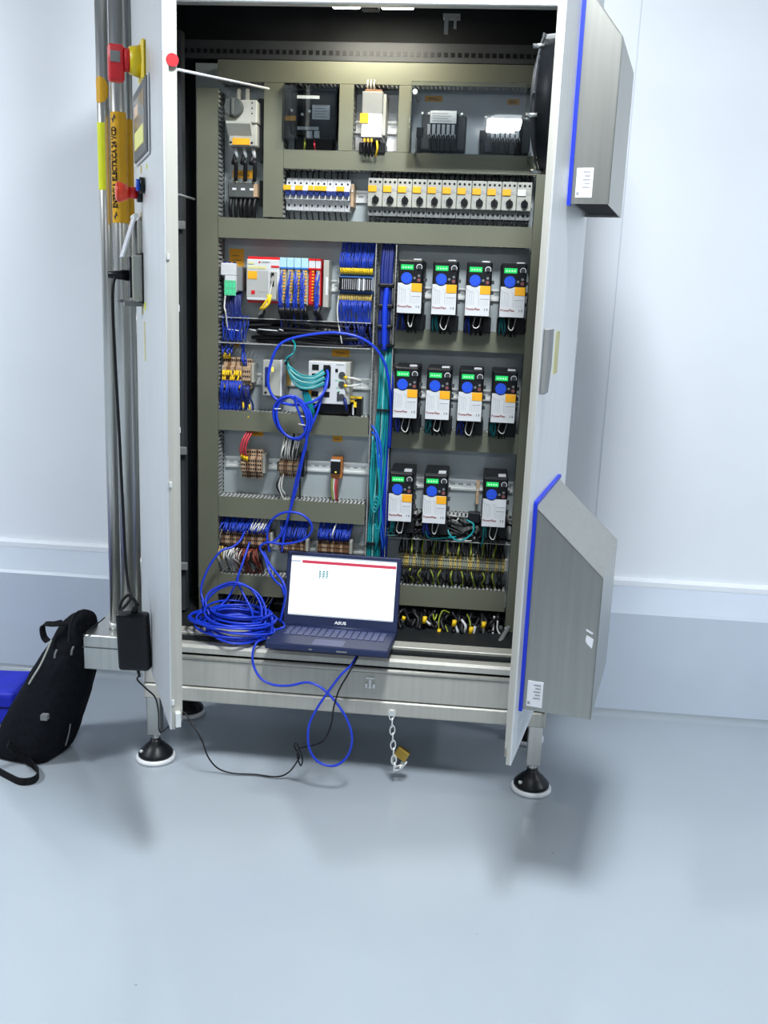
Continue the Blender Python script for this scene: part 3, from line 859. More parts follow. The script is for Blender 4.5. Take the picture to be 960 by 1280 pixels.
for a in (385, 397):
    p, p2 = at(a, 112, .30), at(a + 1, 99, .30); q.tube([p, p2], .004, 6)
q.build('lead', 'black_wire', t)
cv = MB().box(X0 - .004, X1 + .006, .268, .271, Z0 + .032, Z1 + .002).box(X0 - .004, X0 - .001, .271, PY, Z0 + .032, Z1 + .002).box(X1 + .003, X1 + .006, .271, PY, Z0 + .032, Z1 + .002)
cv.build('clear_cover', 'acrylic', t)

# ------------------------------------------------------------------ safety relay
X0, X1, Z0, Z1 = bx(452, 114, 478, 172, .26)
t = thing('safety_relay', 'slim grey safety relay with orange tag and black lower plugs', 'relay', ((X0 + X1) / 2, PY, Z0))
zm = Z0 + (Z1 - Z0) * .52
MB().box(X0, X1, .262, PY, zm, Z1).build('upper_body', 'mid_grey', t, bevel=.002)
MB().box(X0, X1, .258, PY, Z0, zm).build('front', 'device_white', t, bevel=.002)
MB().box(X1, X1 + .008, .275, PY, Z0 + .01, Z1 - .004).build('side', 'device_grey', t)
MB().box(X0 - .004, X0 + .020, .256, .258, zm - .026, zm).build('tag', 'orange_tag', t)
q = MB().box(X0 + .006, X1 - .003, .25, .32, Z0 - .012, Z0).box(X0 - .006, X1 + .010, .27, .34, Z0 - .04, Z0 - .012)
q.build('plug', 'black', t, bevel=.002)
MB().box(X0 + .008, X1 - .004, .264, .30, Z1, Z1 + .006).build('terminal_row', 'brown_terminal', t)
strands([[(X0 + .014 + i * .009, .275, Z1 + .004), (X0 + .014 + i * .009, .265, Z1 + .02), (X0 + .012 + i * .010, .29, Z1 + .04)] for i in range(3)], 'white_wire', t, 'lead', .002, 5)
strands([[(X0 + .012 + i * .010, .255, Z0 - .006), (X0 + .012 + i * .010, .245, Z0 - .03), (X0 + .014 + i * .010, .262, Z0 - .05)] for i in range(3)], 'black_wire', t, 'lead', .003, 6)
strands([[(X0 + .046, .255, Z0 - .006), (X0 + .050, .243, Z0 - .03), (X0 + .044, .262, Z0 - .05)]], 'yellow', t, 'earth_lead', .003, 6)
q = MB()
for i in range(3): q.box(X0 + .009 + i * .010, X0 + .015 + i * .010, .249, .257, Z0 - .014, Z0 - .004)
q.build('ferrule', 'orange_tag', t)
a = bx(442, 118, 451, 186, PY); b = bx(482, 120, 497, 192, PY)
tag(MB().box(a[0], b[1], PY - .0045, PY - .0005, (a[2] + b[2]) / 2, (a[3] + b[3]) / 2).build('mounting_pad', 'label_white'), 'bright white backing pad behind the slim safety relay', 'plate')
zz = (zm + Z0) / 2 + .01
rail('short zinc DIN rail behind the slim safety relay', a[0] + .002, b[1] - .002, zz).location.y -= .0045

# ------------------------------------------------------------------ two transformers behind an acrylic sheet
def transformer(label, px0, py0, px1, py1):
    X0, X1, Z0, Z1 = bx(px0, py0, px1, py1, .29)
    W = X1 - X0; H = Z1 - Z0
    t = thing('transformer', label, 'transformer', ((X0 + X1) / 2, PY, Z0), 'transformers behind the clear sheet')
    MB().box(X0 + .01, X1 - .006, .30, PY, Z0 + .12 * H, Z1 - .02).build('core', 'dark_grey', t, bevel=.003)
    MB().box(X0 + .24 * W, X0 + .80 * W, .285, .30, Z0 + .06 * H, Z1 - .12 * H).build('coil', 'black', t, bevel=.004)
    MB().box(X0 - .004, X0 + .016, .30, PY, Z0 + .05, Z0 + .075).build('bracket', 'black', t)
    MB().box(X0 - .002, X0 + .012, .315, PY, Z0, Z0 + .05).build('lead', 'black', t)
    lb = MB().box(X0 + .24 * W, X0 + .76 * W, .2835, .285, Z0 + .66 * H, Z0 + .92 * H).build('rating_label', 'label_white', t)
    q = MB()
    for k in range(4):
        q.box(X0 + .28 * W, X0 + (.66 - .06 * (k % 2)) * W, .2831, .2835, Z0 + (.70 + .05 * k) * H, Z0 + (.715 + .05 * k) * H)
    q.build('print', 'text_grey', lb)
    q = MB()
    for k in range(6):
        x = X0 + (.20 + .095 * k) * W
        q.box(x, x + .058 * W, .272, .285, Z0 + .40 * H, Z0 + .62 * H)
        q.box(x + .03 * W, x + .08 * W, .274, .284, Z0 + .34 * H, Z0 + .42 * H)
    q.build('terminal', 'label_white', t)
    q = MB()
    for k in range(7):
        x = X0 + (.08 + .13 * k) * W
        q.cyl((x, .302, Z1 - .016), (x, .292, Z1 - .016), .0035, n=8)
    for k in range(4):
        x = X0 + (.42 + .13 * k) * W
        q.cyl((x, .31, Z0 + .05 * H), (x, .30, Z0 + .02 * H), .004, n=8)
    q.build('screw', 'zinc_bright', t)
    w = MB()
    for k in range(6):
        x = X0 + (.24 + .095 * k) * W
        w.tube(smooth([(x, .275, Z0 + .42 * H), (x + .004, .265, Z0 + .3 * H), (x + .008 + jit(.006), .285, Z0 + .1 * H)], 3), .0024, 5)
    w.build('lead', 'black_wire', t, kind='stuff')
    return t
transformer('dark transformer behind the clear sheet, nearer the safety relay', 522, 134, 585, 194)
transformer('dark transformer behind the clear sheet, nearer the door fan', 601, 139, 666, 198)
a = bx(514, 118, 672, 198, PY)
tag(MB().box(a[0], a[1], PY - .004, PY - .0005, a[2], a[3]).build('mounting_pad', 'label_white'), 'wide white backing plate behind the two transformers', 'plate')
tagbox('orange name plate above the transformer nearer the safety relay', 531, 120, 553, 127, PY - .0042)
tagbox('orange name plate above the transformer nearer the door fan', 634, 124, 649, 131, PY - .0042)
X0, X1, Z0, Z1 = bx(512, 103, 672, 194, .235)
t = thing('clear_sheet', 'clear acrylic touch guard sheet in front of the two transformers', 'cover', ((X0 + X1) / 2, PY, Z0))
MB().box(X0, X1, .234, .238, Z0, Z1).build('sheet', 'acrylic', t)
for (px, py) in ((519, 115),):
    p = at(px, py, .236)
    MB().cyl((p.x, .238, p.z), (p.x, PY, p.z), .005, n=10).build('standoff', 'zinc', t)
    MB().cyl((p.x, .234, p.z), (p.x, .230, p.z), .007, n=14).build('screw', 'zinc_bright', t)
for xx in (X0 + .015, X1 - .015):
    MB().cyl((xx, .238, Z0 + .008), (xx, PY, Z0 + .008), .005, n=10).build('standoff', 'zinc', t)

# ------------------------------------------------------------------ row of miniature breakers
X0, X1, Z0, Z1 = bx(356, 222, 437, 263, .29)
bw = (X1 - X0) / 11; zc = (Z0 + Z1) / 2; H = Z1 - Z0
def breaker():
    t = thing('circuit_breaker', '', 'circuit breaker', (0, PY, zc), 'white miniature circuit breakers', w=False)
    w = bw / 2 - .0003
    y = lambda a: a - PY
    prof = [(y(.362) - .003, H / 2), (y(.315), H / 2), (y(.308), H * .20), (y(.292), H * .17), (y(.292), -H * .17), (y(.308), -H * .20), (y(.315), -H / 2), (y(.362) - .003, -H / 2)]
    MB().prism(prof, 'x', -w, w).build('body', 'device_white', t, bevel=.0006)
    MB().box(-w * .75, w * .75, y(.283), y(.292), -H * .07, H * .07).build('toggle', 'toggle_blue', t, bevel=.001)
    MB().box(-w, w, y(.2912), y(.2922), -H * .02, H * .1).build('toggle_slot', 'toggle_blue', t)
    for s in (1, -1):
        MB().cyl((0, y(.3125), s * H * .34), (0, y(.3095), s * H * .34), .003, n=10).build('screw_hole', 'black', t)
    MB().box(-w * .5, w * .5, y(.2915), y(.2925), -H * .15, -H * .11).build('marking', 'text_grey', t)
    return t
proto = breaker()
for i in range(11):
    lab = 'white miniature circuit breaker with blue toggle, %s from the upright duct' % ORD[i]
    pos = (X0 + (i + .5) * bw, PY, zc)
    if i == 0:
        o = proto; o.location = pos; o['label'] = lab
    else:
        o = dup(proto, pos, lab, skip=('tag', 'lead', 'sleeve'))
    if i in (0, 2, 4, 5, 6, 9):
        w = .0075 if i in (4, 5) else .0115
        MB().box(-w, w, .278 - PY, .2815 - PY, H * .09, H * .24).build('tag', 'orange_tag', o, bevel=.001)
    for s in (1, -1):
        q = MB().tube(smooth([(jit(.002), .325 - PY, s * H * .44), (jit(.003), .315 - PY, s * H * .58), (jit(.004), .335 - PY, s * (H * .5 + .034))], 3), .0022, 5)
        q.build('lead', 'black_wire', o, world=False)
ex = X1 + .002
t = thing('end_clamp', 'beige end clamp beside the last white miniature breaker', 'clamp', (ex, PY, zc - .03))
MB().box(ex, ex + .009, .30, PY - .0005, zc - .032, zc + .032).build('body', 'beige_terminal', t, bevel=.001)
MB().cyl((ex + .0045, .30, zc + .012), (ex + .0045, .297, zc + .012), .003, n=10).build('screw', 'zinc_bright', t)

# ------------------------------------------------------------------ motor protection switches
X0, X1 = -.004, .469; pw = (X1 - X0) / 11
Z0, Z1 = 1.648, 1.752; H = Z1 - Z0; zc = (Z0 + Z1) / 2
def mpcb():
    t = thing('motor_breaker', '', 'motor breaker', (0, PY, zc), 'grey motor protection switches', w=False)
    w = pw / 2 - .0006; y = lambda a: a - PY
    MB().box(-w, w, y(.30), 0 - .0004, -H / 2, H / 2).build('body', 'mid_grey', t, bevel=.001)
    MB().box(-w, w, y(.285), y(.30), -H * .26, H * .5).build('front', 'device_grey', t, bevel=.0015)
    kb = MB().cyl((.002, y(.285), -.008), (.002, y(.276), -.008), .0105, .0095, n=20).build('knob', 'black', t)
    MB().box(0, .004, y(.268), y(.276), -.020, .004).build('grip', 'black', kb, bevel=.001)
    for k in (-1, 0, 1):
        MB().cyl((k * .0135, y(.2852), H * .40), (k * .0135, y(.2844), H * .40), .0036, n=10).build('screw_hole', 'black', t)
        MB().cyl((k * .0135, y(.3002), -H * .38), (k * .0135, y(.2992), -H * .38), .0038, n=10).build('screw_hole', 'black', t)
    MB().box(.004, .014, y(.2846), y(.2850), H * .20, H * .23).build('print', 'text_grey', t)
    MB().box(-.015, -.011, y(.2846), y(.285), -H * .12, -H * .02).build('scale_print', 'text_grey', t)
    MB().box(-w, w, y(.2848), y(.2852), H * .16, H * .175).build('groove', 'mid_grey', t)
    return t
proto = mpcb()
for i in range(11):
    last = i == 10
    lab = ('grey motor protection switch with white tag beside the tall right duct' if last else
           'grey motor protection switch with orange tag, %s from the white breakers' % ORD[i])
    pos = (X0 + (i + .5) * pw, PY, zc)
    if i == 0:
        o = proto; o.location = pos; o['label'] = lab
    else:
        o = dup(proto, pos, lab, skip=('tag', 'lead', 'sleeve'))
    MB().box(-pw * .46, pw * .10, .2815 - PY, .285 - PY, H * .13, H * .30).build('tag', 'label_white' if last else 'orange_tag', o, bevel=.0008)
    for s, mt in ((1, 'black_wire'), (-1, 'black_wire')):
        q = MB()
        for k in (-1, 0, 1):
            q.tube(smooth([(k * .0135, .318 - PY, s * H * .46), (k * .0135 + jit(.003), .305 - PY, s * H * .6), (k * .0135 + jit(.004), .33 - PY, s * (H * .5 + .026))], 3), .0026, 5)
        q.build('lead', mt, o)
    q = MB()
    for k in (-1, 0, 1):
        q.cyl((k * .0135, .315 - PY, H * .5), (k * .0135, .312 - PY, H * .5 + .011), .003, n=6)
    q.build('sleeve', 'device_grey', o)
# ------------------------------------------------------------------ motor drives
DW, DH = .069, .147            # face of a drive
def drive():
    t = thing('motor_drive', '', 'motor drive', (0, PY, 0), 'motor drives', w=False)
    y = lambda a: a - PY
    F = .19
    u = lambda a: (a - .5) * DW
    v = lambda b: DH * (1 - b)
    MB().box(-DW / 2 - .001, DW / 2 + .002, y(F + .012), -.0088, -.004, DH + .002).build('body', 'black', t, bevel=.002)
    MB().box(-DW / 2, DW / 2, y(F + .002), y(F + .012), v(.44), DH).build('control_panel', 'black', t, bevel=.003)
    # white lower cover with a round notch for the keypad
    kc = (u(.35), v(.335)); kr = .27 * DW
    arc = []
    top = v(.43)
    a0 = math.asin(min(1, (top - kc[1]) / kr))
    for i in range(13):
        a = (math.pi - a0) + (math.pi + 2 * a0) * i / 12
        arc.append((kc[0] + kr * math.cos(a), kc[1] + kr * math.sin(a)))
    poly = [(-DW / 2, 0), (DW / 2, 0), (DW / 2, top)] + list(reversed(arc)) + [(-DW / 2, top)]
    MB().prism(poly, 'y', y(F), y(F + .012)).build('front_cover', 'drive_white', t)
    ds = MB().box(u(.10), u(.62), y(F + .0012), y(F + .002), v(.175), v(.08)).build('display', 'display_green', t)
    q = MB()      # dim lit characters, too small to read
    for k in range(4):
        x = u(.17 + .11 * k)
        q.box(x, x + .0042, y(F + .0009), y(F + .0012), v(.145), v(.118))
    q.build('digits', 'display_digit', ds)
    MB().cyl((kc[0], y(F + .003), kc[1]), (kc[0], y(F), kc[1]), .235 * DW, .225 * DW, n=28).build('keypad', 'keypad_blue', t)
    q = MB()
    for a in range(4):
        c, s = math.cos(a * math.pi / 2), math.sin(a * math.pi / 2)
        pts = [(.0085, 0), (.006, .0022), (.006, -.0022)]
        q.add([(kc[0] + p * c - w * s, y(F) - .0003, kc[1] + p * s + w * c) for p, w in pts], [(0, 1, 2)])
    q.build('arrow_marks', 'terminal_blue', t)
    dx, dz = u(.86), v(.125)
    dk = MB().cyl((dx, y(F + .002), dz), (dx, y(F - .004), dz), .0052, n=18).build('dial', 'dark_grey', t)
    q = MB().tube([(dx + .0078 * math.cos(a), y(F + .0018), dz + .0078 * math.sin(a)) for a in [math.radians(-40 + 260 * i / 16) for i in range(17)]], .0013, 4)
    q.build('dial_scale', 'label_white', dk)
    for bxx, bz, m, r in ((.68, .33, 'mid_grey', .0036), (.86, .285, 'green_panel', .0036), (.86, .365, 'button_red', .005)):
        MB().cyl((u(bxx), y(F + .002), v(bz)), (u(bxx), y(F), v(bz)), r, n=14).build('button', m if m != 'green_panel' else 'mid_grey', t)
    q = MB()
    for k, (xx, z0) in enumerate(((.07, .52), (.16, .55), (.24, .57), (.32, .57), (.52, .56))):
        q.box(u(xx), u(xx) + .0007, y(F) - .0003, y(F), v(.80), v(z0))
        q.add([(u(xx), y(F) - .0003, v(z0)), (u(xx) + .001, y(F) - .0003, v(z0)), (u(xx) - .004, y(F) - .0003, v(z0 - .035)), (u(xx) - .005, y(F) - .0003, v(z0 - .03))], [(0, 1, 2, 3)])
    for k in range(6):
        q.box(u(.58 + .065 * k), u(.58 + .065 * k) + .0005, y(F) - .0003, y(F), v(.82), v(.70))
    q.box(u(.58), u(.95), y(F) - .0003, y(F), v(.685), v(.672))
    q.box(u(.78), u(.82), y(F) - .0003, y(F), v(.90), v(.85)).box(u(.87), u(.93), y(F) - .0003, y(F), v(.90), v(.85))
    q.build('print', 'text_grey', t)
    lettering('PowerFlex', .0092, 'text_maroon', t, (u(.32), y(F) - .0004, v(.875)), bold=.0002)
    MB().box(u(.60), u(.92), y(F + .02), y(F + .05), DH + .002, DH + .006).build('top_clip', 'device_white', t)
    MB().box(-DW / 2 - .003, DW / 2 + .008, y(F + .060), -.02, -.050, -.004).build('terminal_base', 'black', t, bevel=.002)
    q = MB()
    for k in range(3):
        q.box(DW / 2 + .002, DW / 2 + .010, y(F + .05), y(F + .07), .03 + .03 * k, .04 + .03 * k)
    q.build('side_fin', 'dark_grey', t)
    return t
proto = drive()
rows = [(1.375, [.137, .236, .332, .430], 'top row'), (1.073, [.138, .233, .327, .424], 'middle row'), (.760, [.136, .239, .417], 'lowest row')]
first = True
for z, xs, rn in rows:
    for i, x in enumerate(xs):
        wt = rn == 'lowest row' and i == 2
        lab = ('black and white motor drive with white tag at the end of the lowest row' if wt else
               'black and white motor drive with orange tag, %s from the cable duct, %s' % (ORD[i], rn))
        if first:
            o = proto; o.location = (x, PY, z); o['label'] = lab; first = False
        else:
            o = dup(proto, (x, PY, z), lab, skip=('tag', 'lead', 'white_lead', 'teal_lead', 'blue_lead'))
        MB().box(.07 * DW, .5 * DW, .1885 - PY, .19 - PY, DH * .41, DH * .57).build('tag', 'label_white' if wt else 'orange_tag', o, bevel=.001)
        y = lambda a: a - PY
        strands([[(-.004, y(.235), -.002), (-.006 + jit(.004), y(.215), -.03 + jit(.006)), (.006, y(.212), -.036 + jit(.008)), (.013 + jit(.005), y(.232), -.002)]], 'white_wire', o, 'white_lead', .0016, 5, 5, False)
        strands([[(-.028 + k * .004, y(.24), -.004), (-.030 + k * .006 + jit(.004), y(.225), -.025), (-.03 + k * .006 + jit(.008), y(.255), -.052)] for k in range(3)], 'teal_cable' if (i + len(xs)) % 2 else 'blue_wire', o, 'blue_lead' if (i + len(xs)) % 2 == 0 else 'teal_lead', .002, 5, 4, False)
        strands([[(-.012 + k * .009, y(.245), -.004), (-.012 + k * .009 + jit(.005), y(.225), -.03), (-.01 + k * .009 + jit(.008), y(.26), -.056)] for k in range(4)], 'black_wire', o, 'lead', .0028, 5, 4, False)

# ------------------------------------------------------------------ signal lamp unit, upper left of the second field
X0, X1, Z0, Z1 = bx(277, 329, 302, 369, .285)
t = thing('surge_arrester', 'white and grey surge arrester module with pale green field at the left rail end', 'module', ((X0 + X1) / 2, PY, Z0))
MB().box(X0 + .004, X1, .292, PY - .0005, Z0 + .012, Z1 - .008).build('body', 'mid_grey', t, bevel=.003)
MB().box(X0 - .002, X1 - .016, .280, .30, Z1 - .036, Z1).box(X0 + .010, X1 - .016, .280, .30, Z1 - .085, Z1 - .036).build('front', 'device_white', t, bevel=.002)
g = MB().box(X0 + .010, X1 - .016, .2785, .280, Z1 - .094, Z1 - .050).build('green_field', 'green_panel', t)
q = MB()
for i in range(3):
    for k in range(2):
        q.box(X0 + .014 + i * .011, X0 + .021 + i * .011, .278, .2785, Z1 - .090 + k * .020, Z1 - .078 + k * .020)
q.build('lens', 'led_green', g)
q = MB()
for i in range(3): q.box(X0 + .006 + i * .014, X0 + .013 + i * .014, .284, .30, Z1, Z1 + .004)
q.build('clip', 'toggle_blue', t)
xa = X0 + .012
strands([[(xa, .283, Z1 - .094), (xa - .001, .275, Z1 - .13), (xa + .004, .27, Z0 - .05), (xa + .004, .30, 1.29)]], 'white_wire', t, 'white_lead', .0024, 6, 6)
strands(fan_of_wires(X0 + .016, X1 - .004, Z0 + .012, X0 + .01, X1 + .0, 1.275, .31, .30, 14, .02, .005), 'navy_wrap', t, 'lead', .0024, 5)
strands(fan_of_wires(X0 + .0, X1 + .02, 1.345, X0 + .0, X1 + .01, 1.268, .30, .295, 18, .012, .006), 'blue_wire', t, 'blue_lead', .0018, 4)
tagbox('orange name plate above the surge arrester', 287, 311, 305, 334, PY)

# ------------------------------------------------------------------ red safety controller
X0, X1, Z0, Z1 = bx(308, 322, 410, 381, .275)
t = thing('safety_controller', 'red and grey modular safety controller with blue wired plug columns', 'controller', ((X0 + X1) / 2, PY, Z0))
W = X1 - X0; H = Z1 - Z0; U = lambda a: X0 + W * a; Vz = lambda b: Z1 - H * b
MB().box(U(0), U(.405), .285, PY - .0005, Vz(.985), Vz(0)).build('head_module', 'red', t, bevel=.003)
MB().box(U(0), U(.405), .277, .286, Vz(.93), Vz(.055)).build('head_front', 'device_white', t, bevel=.002)
MB().box(U(0), U(.27), .2762, .278, Vz(.86), Vz(.29)).build('door', 'pvc_light', t, bevel=.0015)
MB().box(U(.015), U(.13), .2748, .2762, Vz(.48), Vz(.31)).build('tag', 'orange_tag', t, bevel=.0008)
MB().box(U(.02), U(.09), .2752, .277, Vz(.16), Vz(.12)).box(U(.02), U(.24), .2755, .277, Vz(.26), Vz(.20)).build('status_strip', 'tape_yellow', t)
MB().box(U(.06), U(.105), .2748, .2762, Vz(.80), Vz(.72)).build('maker_mark', 'red', t)
MB().box(U(.30), U(.40), .2755, .277, Vz(.22), Vz(.18)).box(U(.15), U(.17), .2752, .277, Vz(.13), Vz(.095)).build('print', 'red', t)
MB().box(U(.15), U(.26), .2756, .2762, Vz(.75), Vz(.74)).box(U(.19), U(.28), .2753, .277, Vz(.115), Vz(.10)).build('print', 'text_grey', t)
MB().box(U(.30), U(.375), .270, .30, Vz(.90), Vz(.30)).build('supply_plug', 'device_grey', t, bevel=.001)
q = MB().box(U(.31), U(.345), .2685, .2705, Vz(.62), Vz(.50)).box(U(.31), U(.345), .2685, .2705, Vz(.42), Vz(.33)); q.build('plug_hole', 'black', t)
for i in range(6):          # slim modules, each with a cap, a body and a plug column
    a = .405 + i * .088; red = i >= 4
    if i == 5: b = a + .06
    else: b = a + .083
    m = MB().box(U(a), U(b), .287, PY - .0005, Vz(1.0), Vz(0)).build('module', 'red' if red else 'device_grey', t, bevel=.001)
    MB().box(U(a), U(b), .277, .288, Vz(.23), Vz(.0)).build('cap', 'device_white' if red else 'sky_cap', m, bevel=.0012)
    MB().box(U(a), U(b), .2765, .288, Vz(.235), Vz(.20)).build('band', 'red' if red else 'terminal_blue', m)
    if red: MB().box(U(a), U(b), .2765, .287, Vz(.045), Vz(.0)).build('band', 'red', m)
    pl = MB().box(U(a + .008), U(b - .008), .279, .288, Vz(.97), Vz(.25)).build('plug', ('red' if i == 4 else 'device_grey'), m, bevel=.0008)
    q = MB()
    for k in range(10):
        q.box(U(a + .045), U(b - .012), .2765, .279, Vz(.29 + k * .068), Vz(.26 + k * .068))
    q.build('ferrules', 'orange_tag', m)
    if i != 4:
        n = 9
        sp = []
        for k in range(n):
            z = Vz(.28 + .06 * k)
            x = U(a + .015 + .035 * random.random())
            sp.append([(x, .278, z), (x - .001 + jit(.002), .262 - .006 * random.random(), z - .03), (U(a + .03) + jit(.006), .262, Vz(1.05)), (U(a + .035) + jit(.008), .28, Vz(1.25)), (U(a + .04) + jit(.010), .305, 1.30)])
        strands(sp, 'blue_wire', m, 'lead', .0020, 5, 4)
        sp = [[(U(a + .02 + .012 * k), .27, Vz(1.02)), (U(a + .02 + .012 * k) + jit(.004), .262, Vz(1.15)), (U(a + .03 + .01 * k) + jit(.006), .285, Vz(1.3)), (U(a + .04) + jit(.01), .31, 1.28)] for k in range(5)]
        strands(sp, 'black_wire', m, 'sheath', .0042, 6, 4)
MB().box(U(.93), U(1.0), .290, PY - .0005, Vz(1.03), Vz(.02)).build('end_cover', 'device_grey', t, bevel=.002)
MB().box(U(.965), U(.99), .2885, .2905, Vz(.76), Vz(.38)).build('end_clip', 'label_white', t)
sp = [[(U(.335), .269, Vz(.40)), (U(.32), .262, Vz(.60)), (U(.29), .258, Vz(.86)), (U(.24) + jit(.01), .256, Vz(1.08)), (U(.19) + jit(.012), .275, Vz(1.22))] for k in range(4)]
strands(sp[:2], 'white_wire', t, 'white_lead', .0026, 6)
strands([[(U(.30) + jit(.005), .256, Vz(.80)), (U(.27) + jit(.008), .253, Vz(.98)), (U(.22) + jit(.01), .258, Vz(1.12))] for k in range(3)], 'yellow', t, 'yellow_sleeve', .0036, 6)
strands([[(U(.24), .258, Vz(1.1)), (U(.2) + jit(.01), .268, Vz(1.2)), (U(.17) + jit(.01), .29, Vz(1.3))] for k in range(3)], 'black_wire', t, 'lead', .003, 6)
# black cables lying in the open duct
q = MB()
for k in range(9):
    z = 1.272 + k * .0075; x0 = -.33 + jit(.05)
    q.tube(smooth([(x0, .345, z), (x0 + .06, .305 + jit(.015), z + jit(.006)), (-.18 + jit(.03), .298 + jit(.012), z + jit(.008)), (-.06 + jit(.03), .302 + jit(.012), z + jit(.008)), (.018, .32, z)], 4), .0058, 6)
o = q.build('cable_bundle', 'black_wire', kind='stuff'); tag(o, 'black cables packed in the open duct under the red controller', 'cables')
q = MB()
for a, b in ((284, 300), (312, 320), (323, 347), (349, 354)):
    p, p2 = at(a, 411.5, .292), at(b, 413.5, .292); q.cyl(p, p2, .0022, n=6)
tag(q.build('marker_sleeve', 'device_white', kind='stuff'), 'white marker sleeves on the black cables in the open duct', 'sleeves')

# ------------------------------------------------------------------ generic terminal strip
def strip(name, label, px0, py0, px1, py1, Y, n, mat, cat='terminal strip', alt=None, rowsz=5, end=True, top=None):
    X0, X1, Z0, Z1 = bx(px0, py0, px1, py1, Y)
    zc = (Z0 + Z1) / 2; H = Z1 - Z0; pw = (X1 - X0) / n
    t = thing(name, label, cat, ((X0 + X1) / 2, PY, Z0), 'rail terminal strips')
    prof = [(PY - .009, H * .30), (Y + .025, H * .5), (Y + .018, H * .5), (Y + .016, H * .28), (Y, H * .22), (Y, -H * .22), (Y + .016, -H * .28), (Y + .018, -H * .5), (Y + .025, -H * .5), (PY - .009, -H * .30)]
    def slice_mesh(m):
        o = MB().prism([(a - PY, b) for a, b in prof], 'x', -pw * .46, pw * .46).build('terminal', m, t, world=False)
        hb = MB()
        for k in range(rowsz):
            z = -H * .42 + k * H * .84 / (rowsz - 1)
            yy = (Y if abs(z) < H * .22 else Y + .0165) - PY
            hb.box(-pw * .30, pw * .30, yy - .0006, yy + .001, z - H * .035, z + H * .035)
        hb.build('clamp_hole', 'black', o, world=False)
        return o
    pr = [slice_mesh(mat)] + ([slice_mesh(alt)] if alt else [])
    offs = [(X0 + (i + .5) * pw - (X0 + X1) / 2, 0, zc - Z0) for i in range(n)]
    used = [False, False]
    for i in range(n):
        s = (1 if (alt and (i % 4 == 2 or i % 7 == 3)) else 0)
        if not used[s]:
            used[s] = True; pr[s].location = offs[i]
        else:
            c = pr[s].copy(); COL.objects.link(c); c.parent = t; c.location = offs[i]
            for g in pr[s].children:
                d = g.copy(); COL.objects.link(d); d.parent = c
    if end:
        em = 'device_grey' if end is True else end
        MB().box(X1, X1 + .009, Y + .012, PY - .009, zc - H * .3, zc + H * .36).build('end_clamp', em, t, bevel=.0012)
        MB().box(X0 - .008, X0 - .0005, Y + .02, PY - .009, zc - H * .25, zc + H * .25).build('end_plate', em, t, bevel=.0012)
    return t, X0, X1, Z0, Z1

# blue feed-through strip beside the controller
t, X0, X1, Z0, Z1 = strip('terminal_block', 'blue terminal strip with wide blue wire fans above and below', 424, 342, 465, 369, .292, 18, 'terminal_blue', rowsz=4)
zc = (Z0 + Z1) / 2
MB().box(X0, X1, .288, .2915, zc - .020, zc + .020).build('dark_centre', 'black', t)
q = MB()
for i in range(15):
    q.box(X0 + .010 + i * .0062, X0 + .0112 + i * .0062, .2872, .288, zc - .015, zc + .015)
q.box(X0 + .058, X0 + .063, .2868, .288, zc - .017, zc + .017).box(X0 + .071, X0 + .076, .2868, .288, zc - .017, zc + .017)
q.build('marker', 'label_white', t)
q, y2 = MB(), MB()
for i in range(18):
    x = X0 + (i + .5) * (X1 - X0) / 18
    q.cyl((x, .305, Z1 - .002), (x + jit(.001), .300, Z1 + .016), .0026, n=6)
    y2.cyl((x, .305, Z0 + .002), (x + jit(.001), .302, Z0 - .016), .0026, n=6)
q.build('ferrules', 'yellow', t, kind='stuff'); y2.build('ferrules', 'tape_ochre', t, kind='stuff')
strands(fan_of_wires(X0 + .002, X1 - .002, Z1 + .014, X0 + .006, X1 + .002, 1.574, .302, .325, 40, .010, .004), 'blue_wire', t, 'lead', .0020, 5)
strands(fan_of_wires(X0 + .002, X1 - .002, Z0 - .014, X0 + .002, X1 - .003, 1.335, .304, .315, 38, .014, .004), 'blue_wire', t, 'lead', .0021, 5)
strands(fan_of_wires(X0 + .002, X1 - .004, 1.338, X0 + .02, X1 - .006, 1.268, .30, .31, 20, .014, .01), 'navy_wrap', t, 'lead', .0022, 5)
strands([[(X0 - .002, .303, Z0), (X0 - .004, .295, Z0 - .05), (X0 + .004, .29, 1.32), (X0 + .014, .288, 1.275)]], 'white_wire', t, 'white_lead', .002, 5, 6)

# ------------------------------------------------------------------ field with the network switch
t, X0, X1, Z0, Z1 = strip('terminal_block', 'beige terminal strip with yellow sleeves and dark blue wires below', 278, 447, 302, 490, .290, 10, 'beige_terminal', alt='brown_terminal', rowsz=6)
q = MB()
for i in range(10):
    x = X0 + (i + .5) * (X1 - X0) / 10
    for z in (Z0 + .022, Z0 + .045, Z0 + .060):
        if random.random() < .75: q.cyl((x, .288, z + .006), (x + jit(.002), .280, z - .008), .0026, n=6)
    if i < 4: q.cyl((x, .30, Z1 - .004), (x, .292, Z1 + .012), .0028, n=6)
q.build('ferrules', 'yellow', t, kind='stuff')
strands(fan_of_wires(X0, X1 + .004, Z0 + .035, X0 - .012, X1 - .008, 1.055, .282, .305, 20, .012, .008), 'blue_wire', t, 'lead', .0023, 5)
strands(fan_of_wires(X0, X1 + .004, Z0 + .01, X0 - .01, X1 - .004, 1.055, .292, .315, 12, .012, .008), 'navy_wrap', t, 'lead', .0023, 5)
strands(fan_of_wires(X0 - .004, X0 + .03, Z1 + .008, X0 - .006, X0 + .04, 1.262, .295, .32, 5, .014, .008), 'blue_wire', t, 'lead', .0023, 5)
t, X0, X1, Z0, Z1 = strip('terminal_block', 'short beige terminal strip beside the yellow-sleeved one, blue wires hanging', 303, 449, 313, 486, .292, 4, 'beige_terminal', rowsz=6)
q = MB()
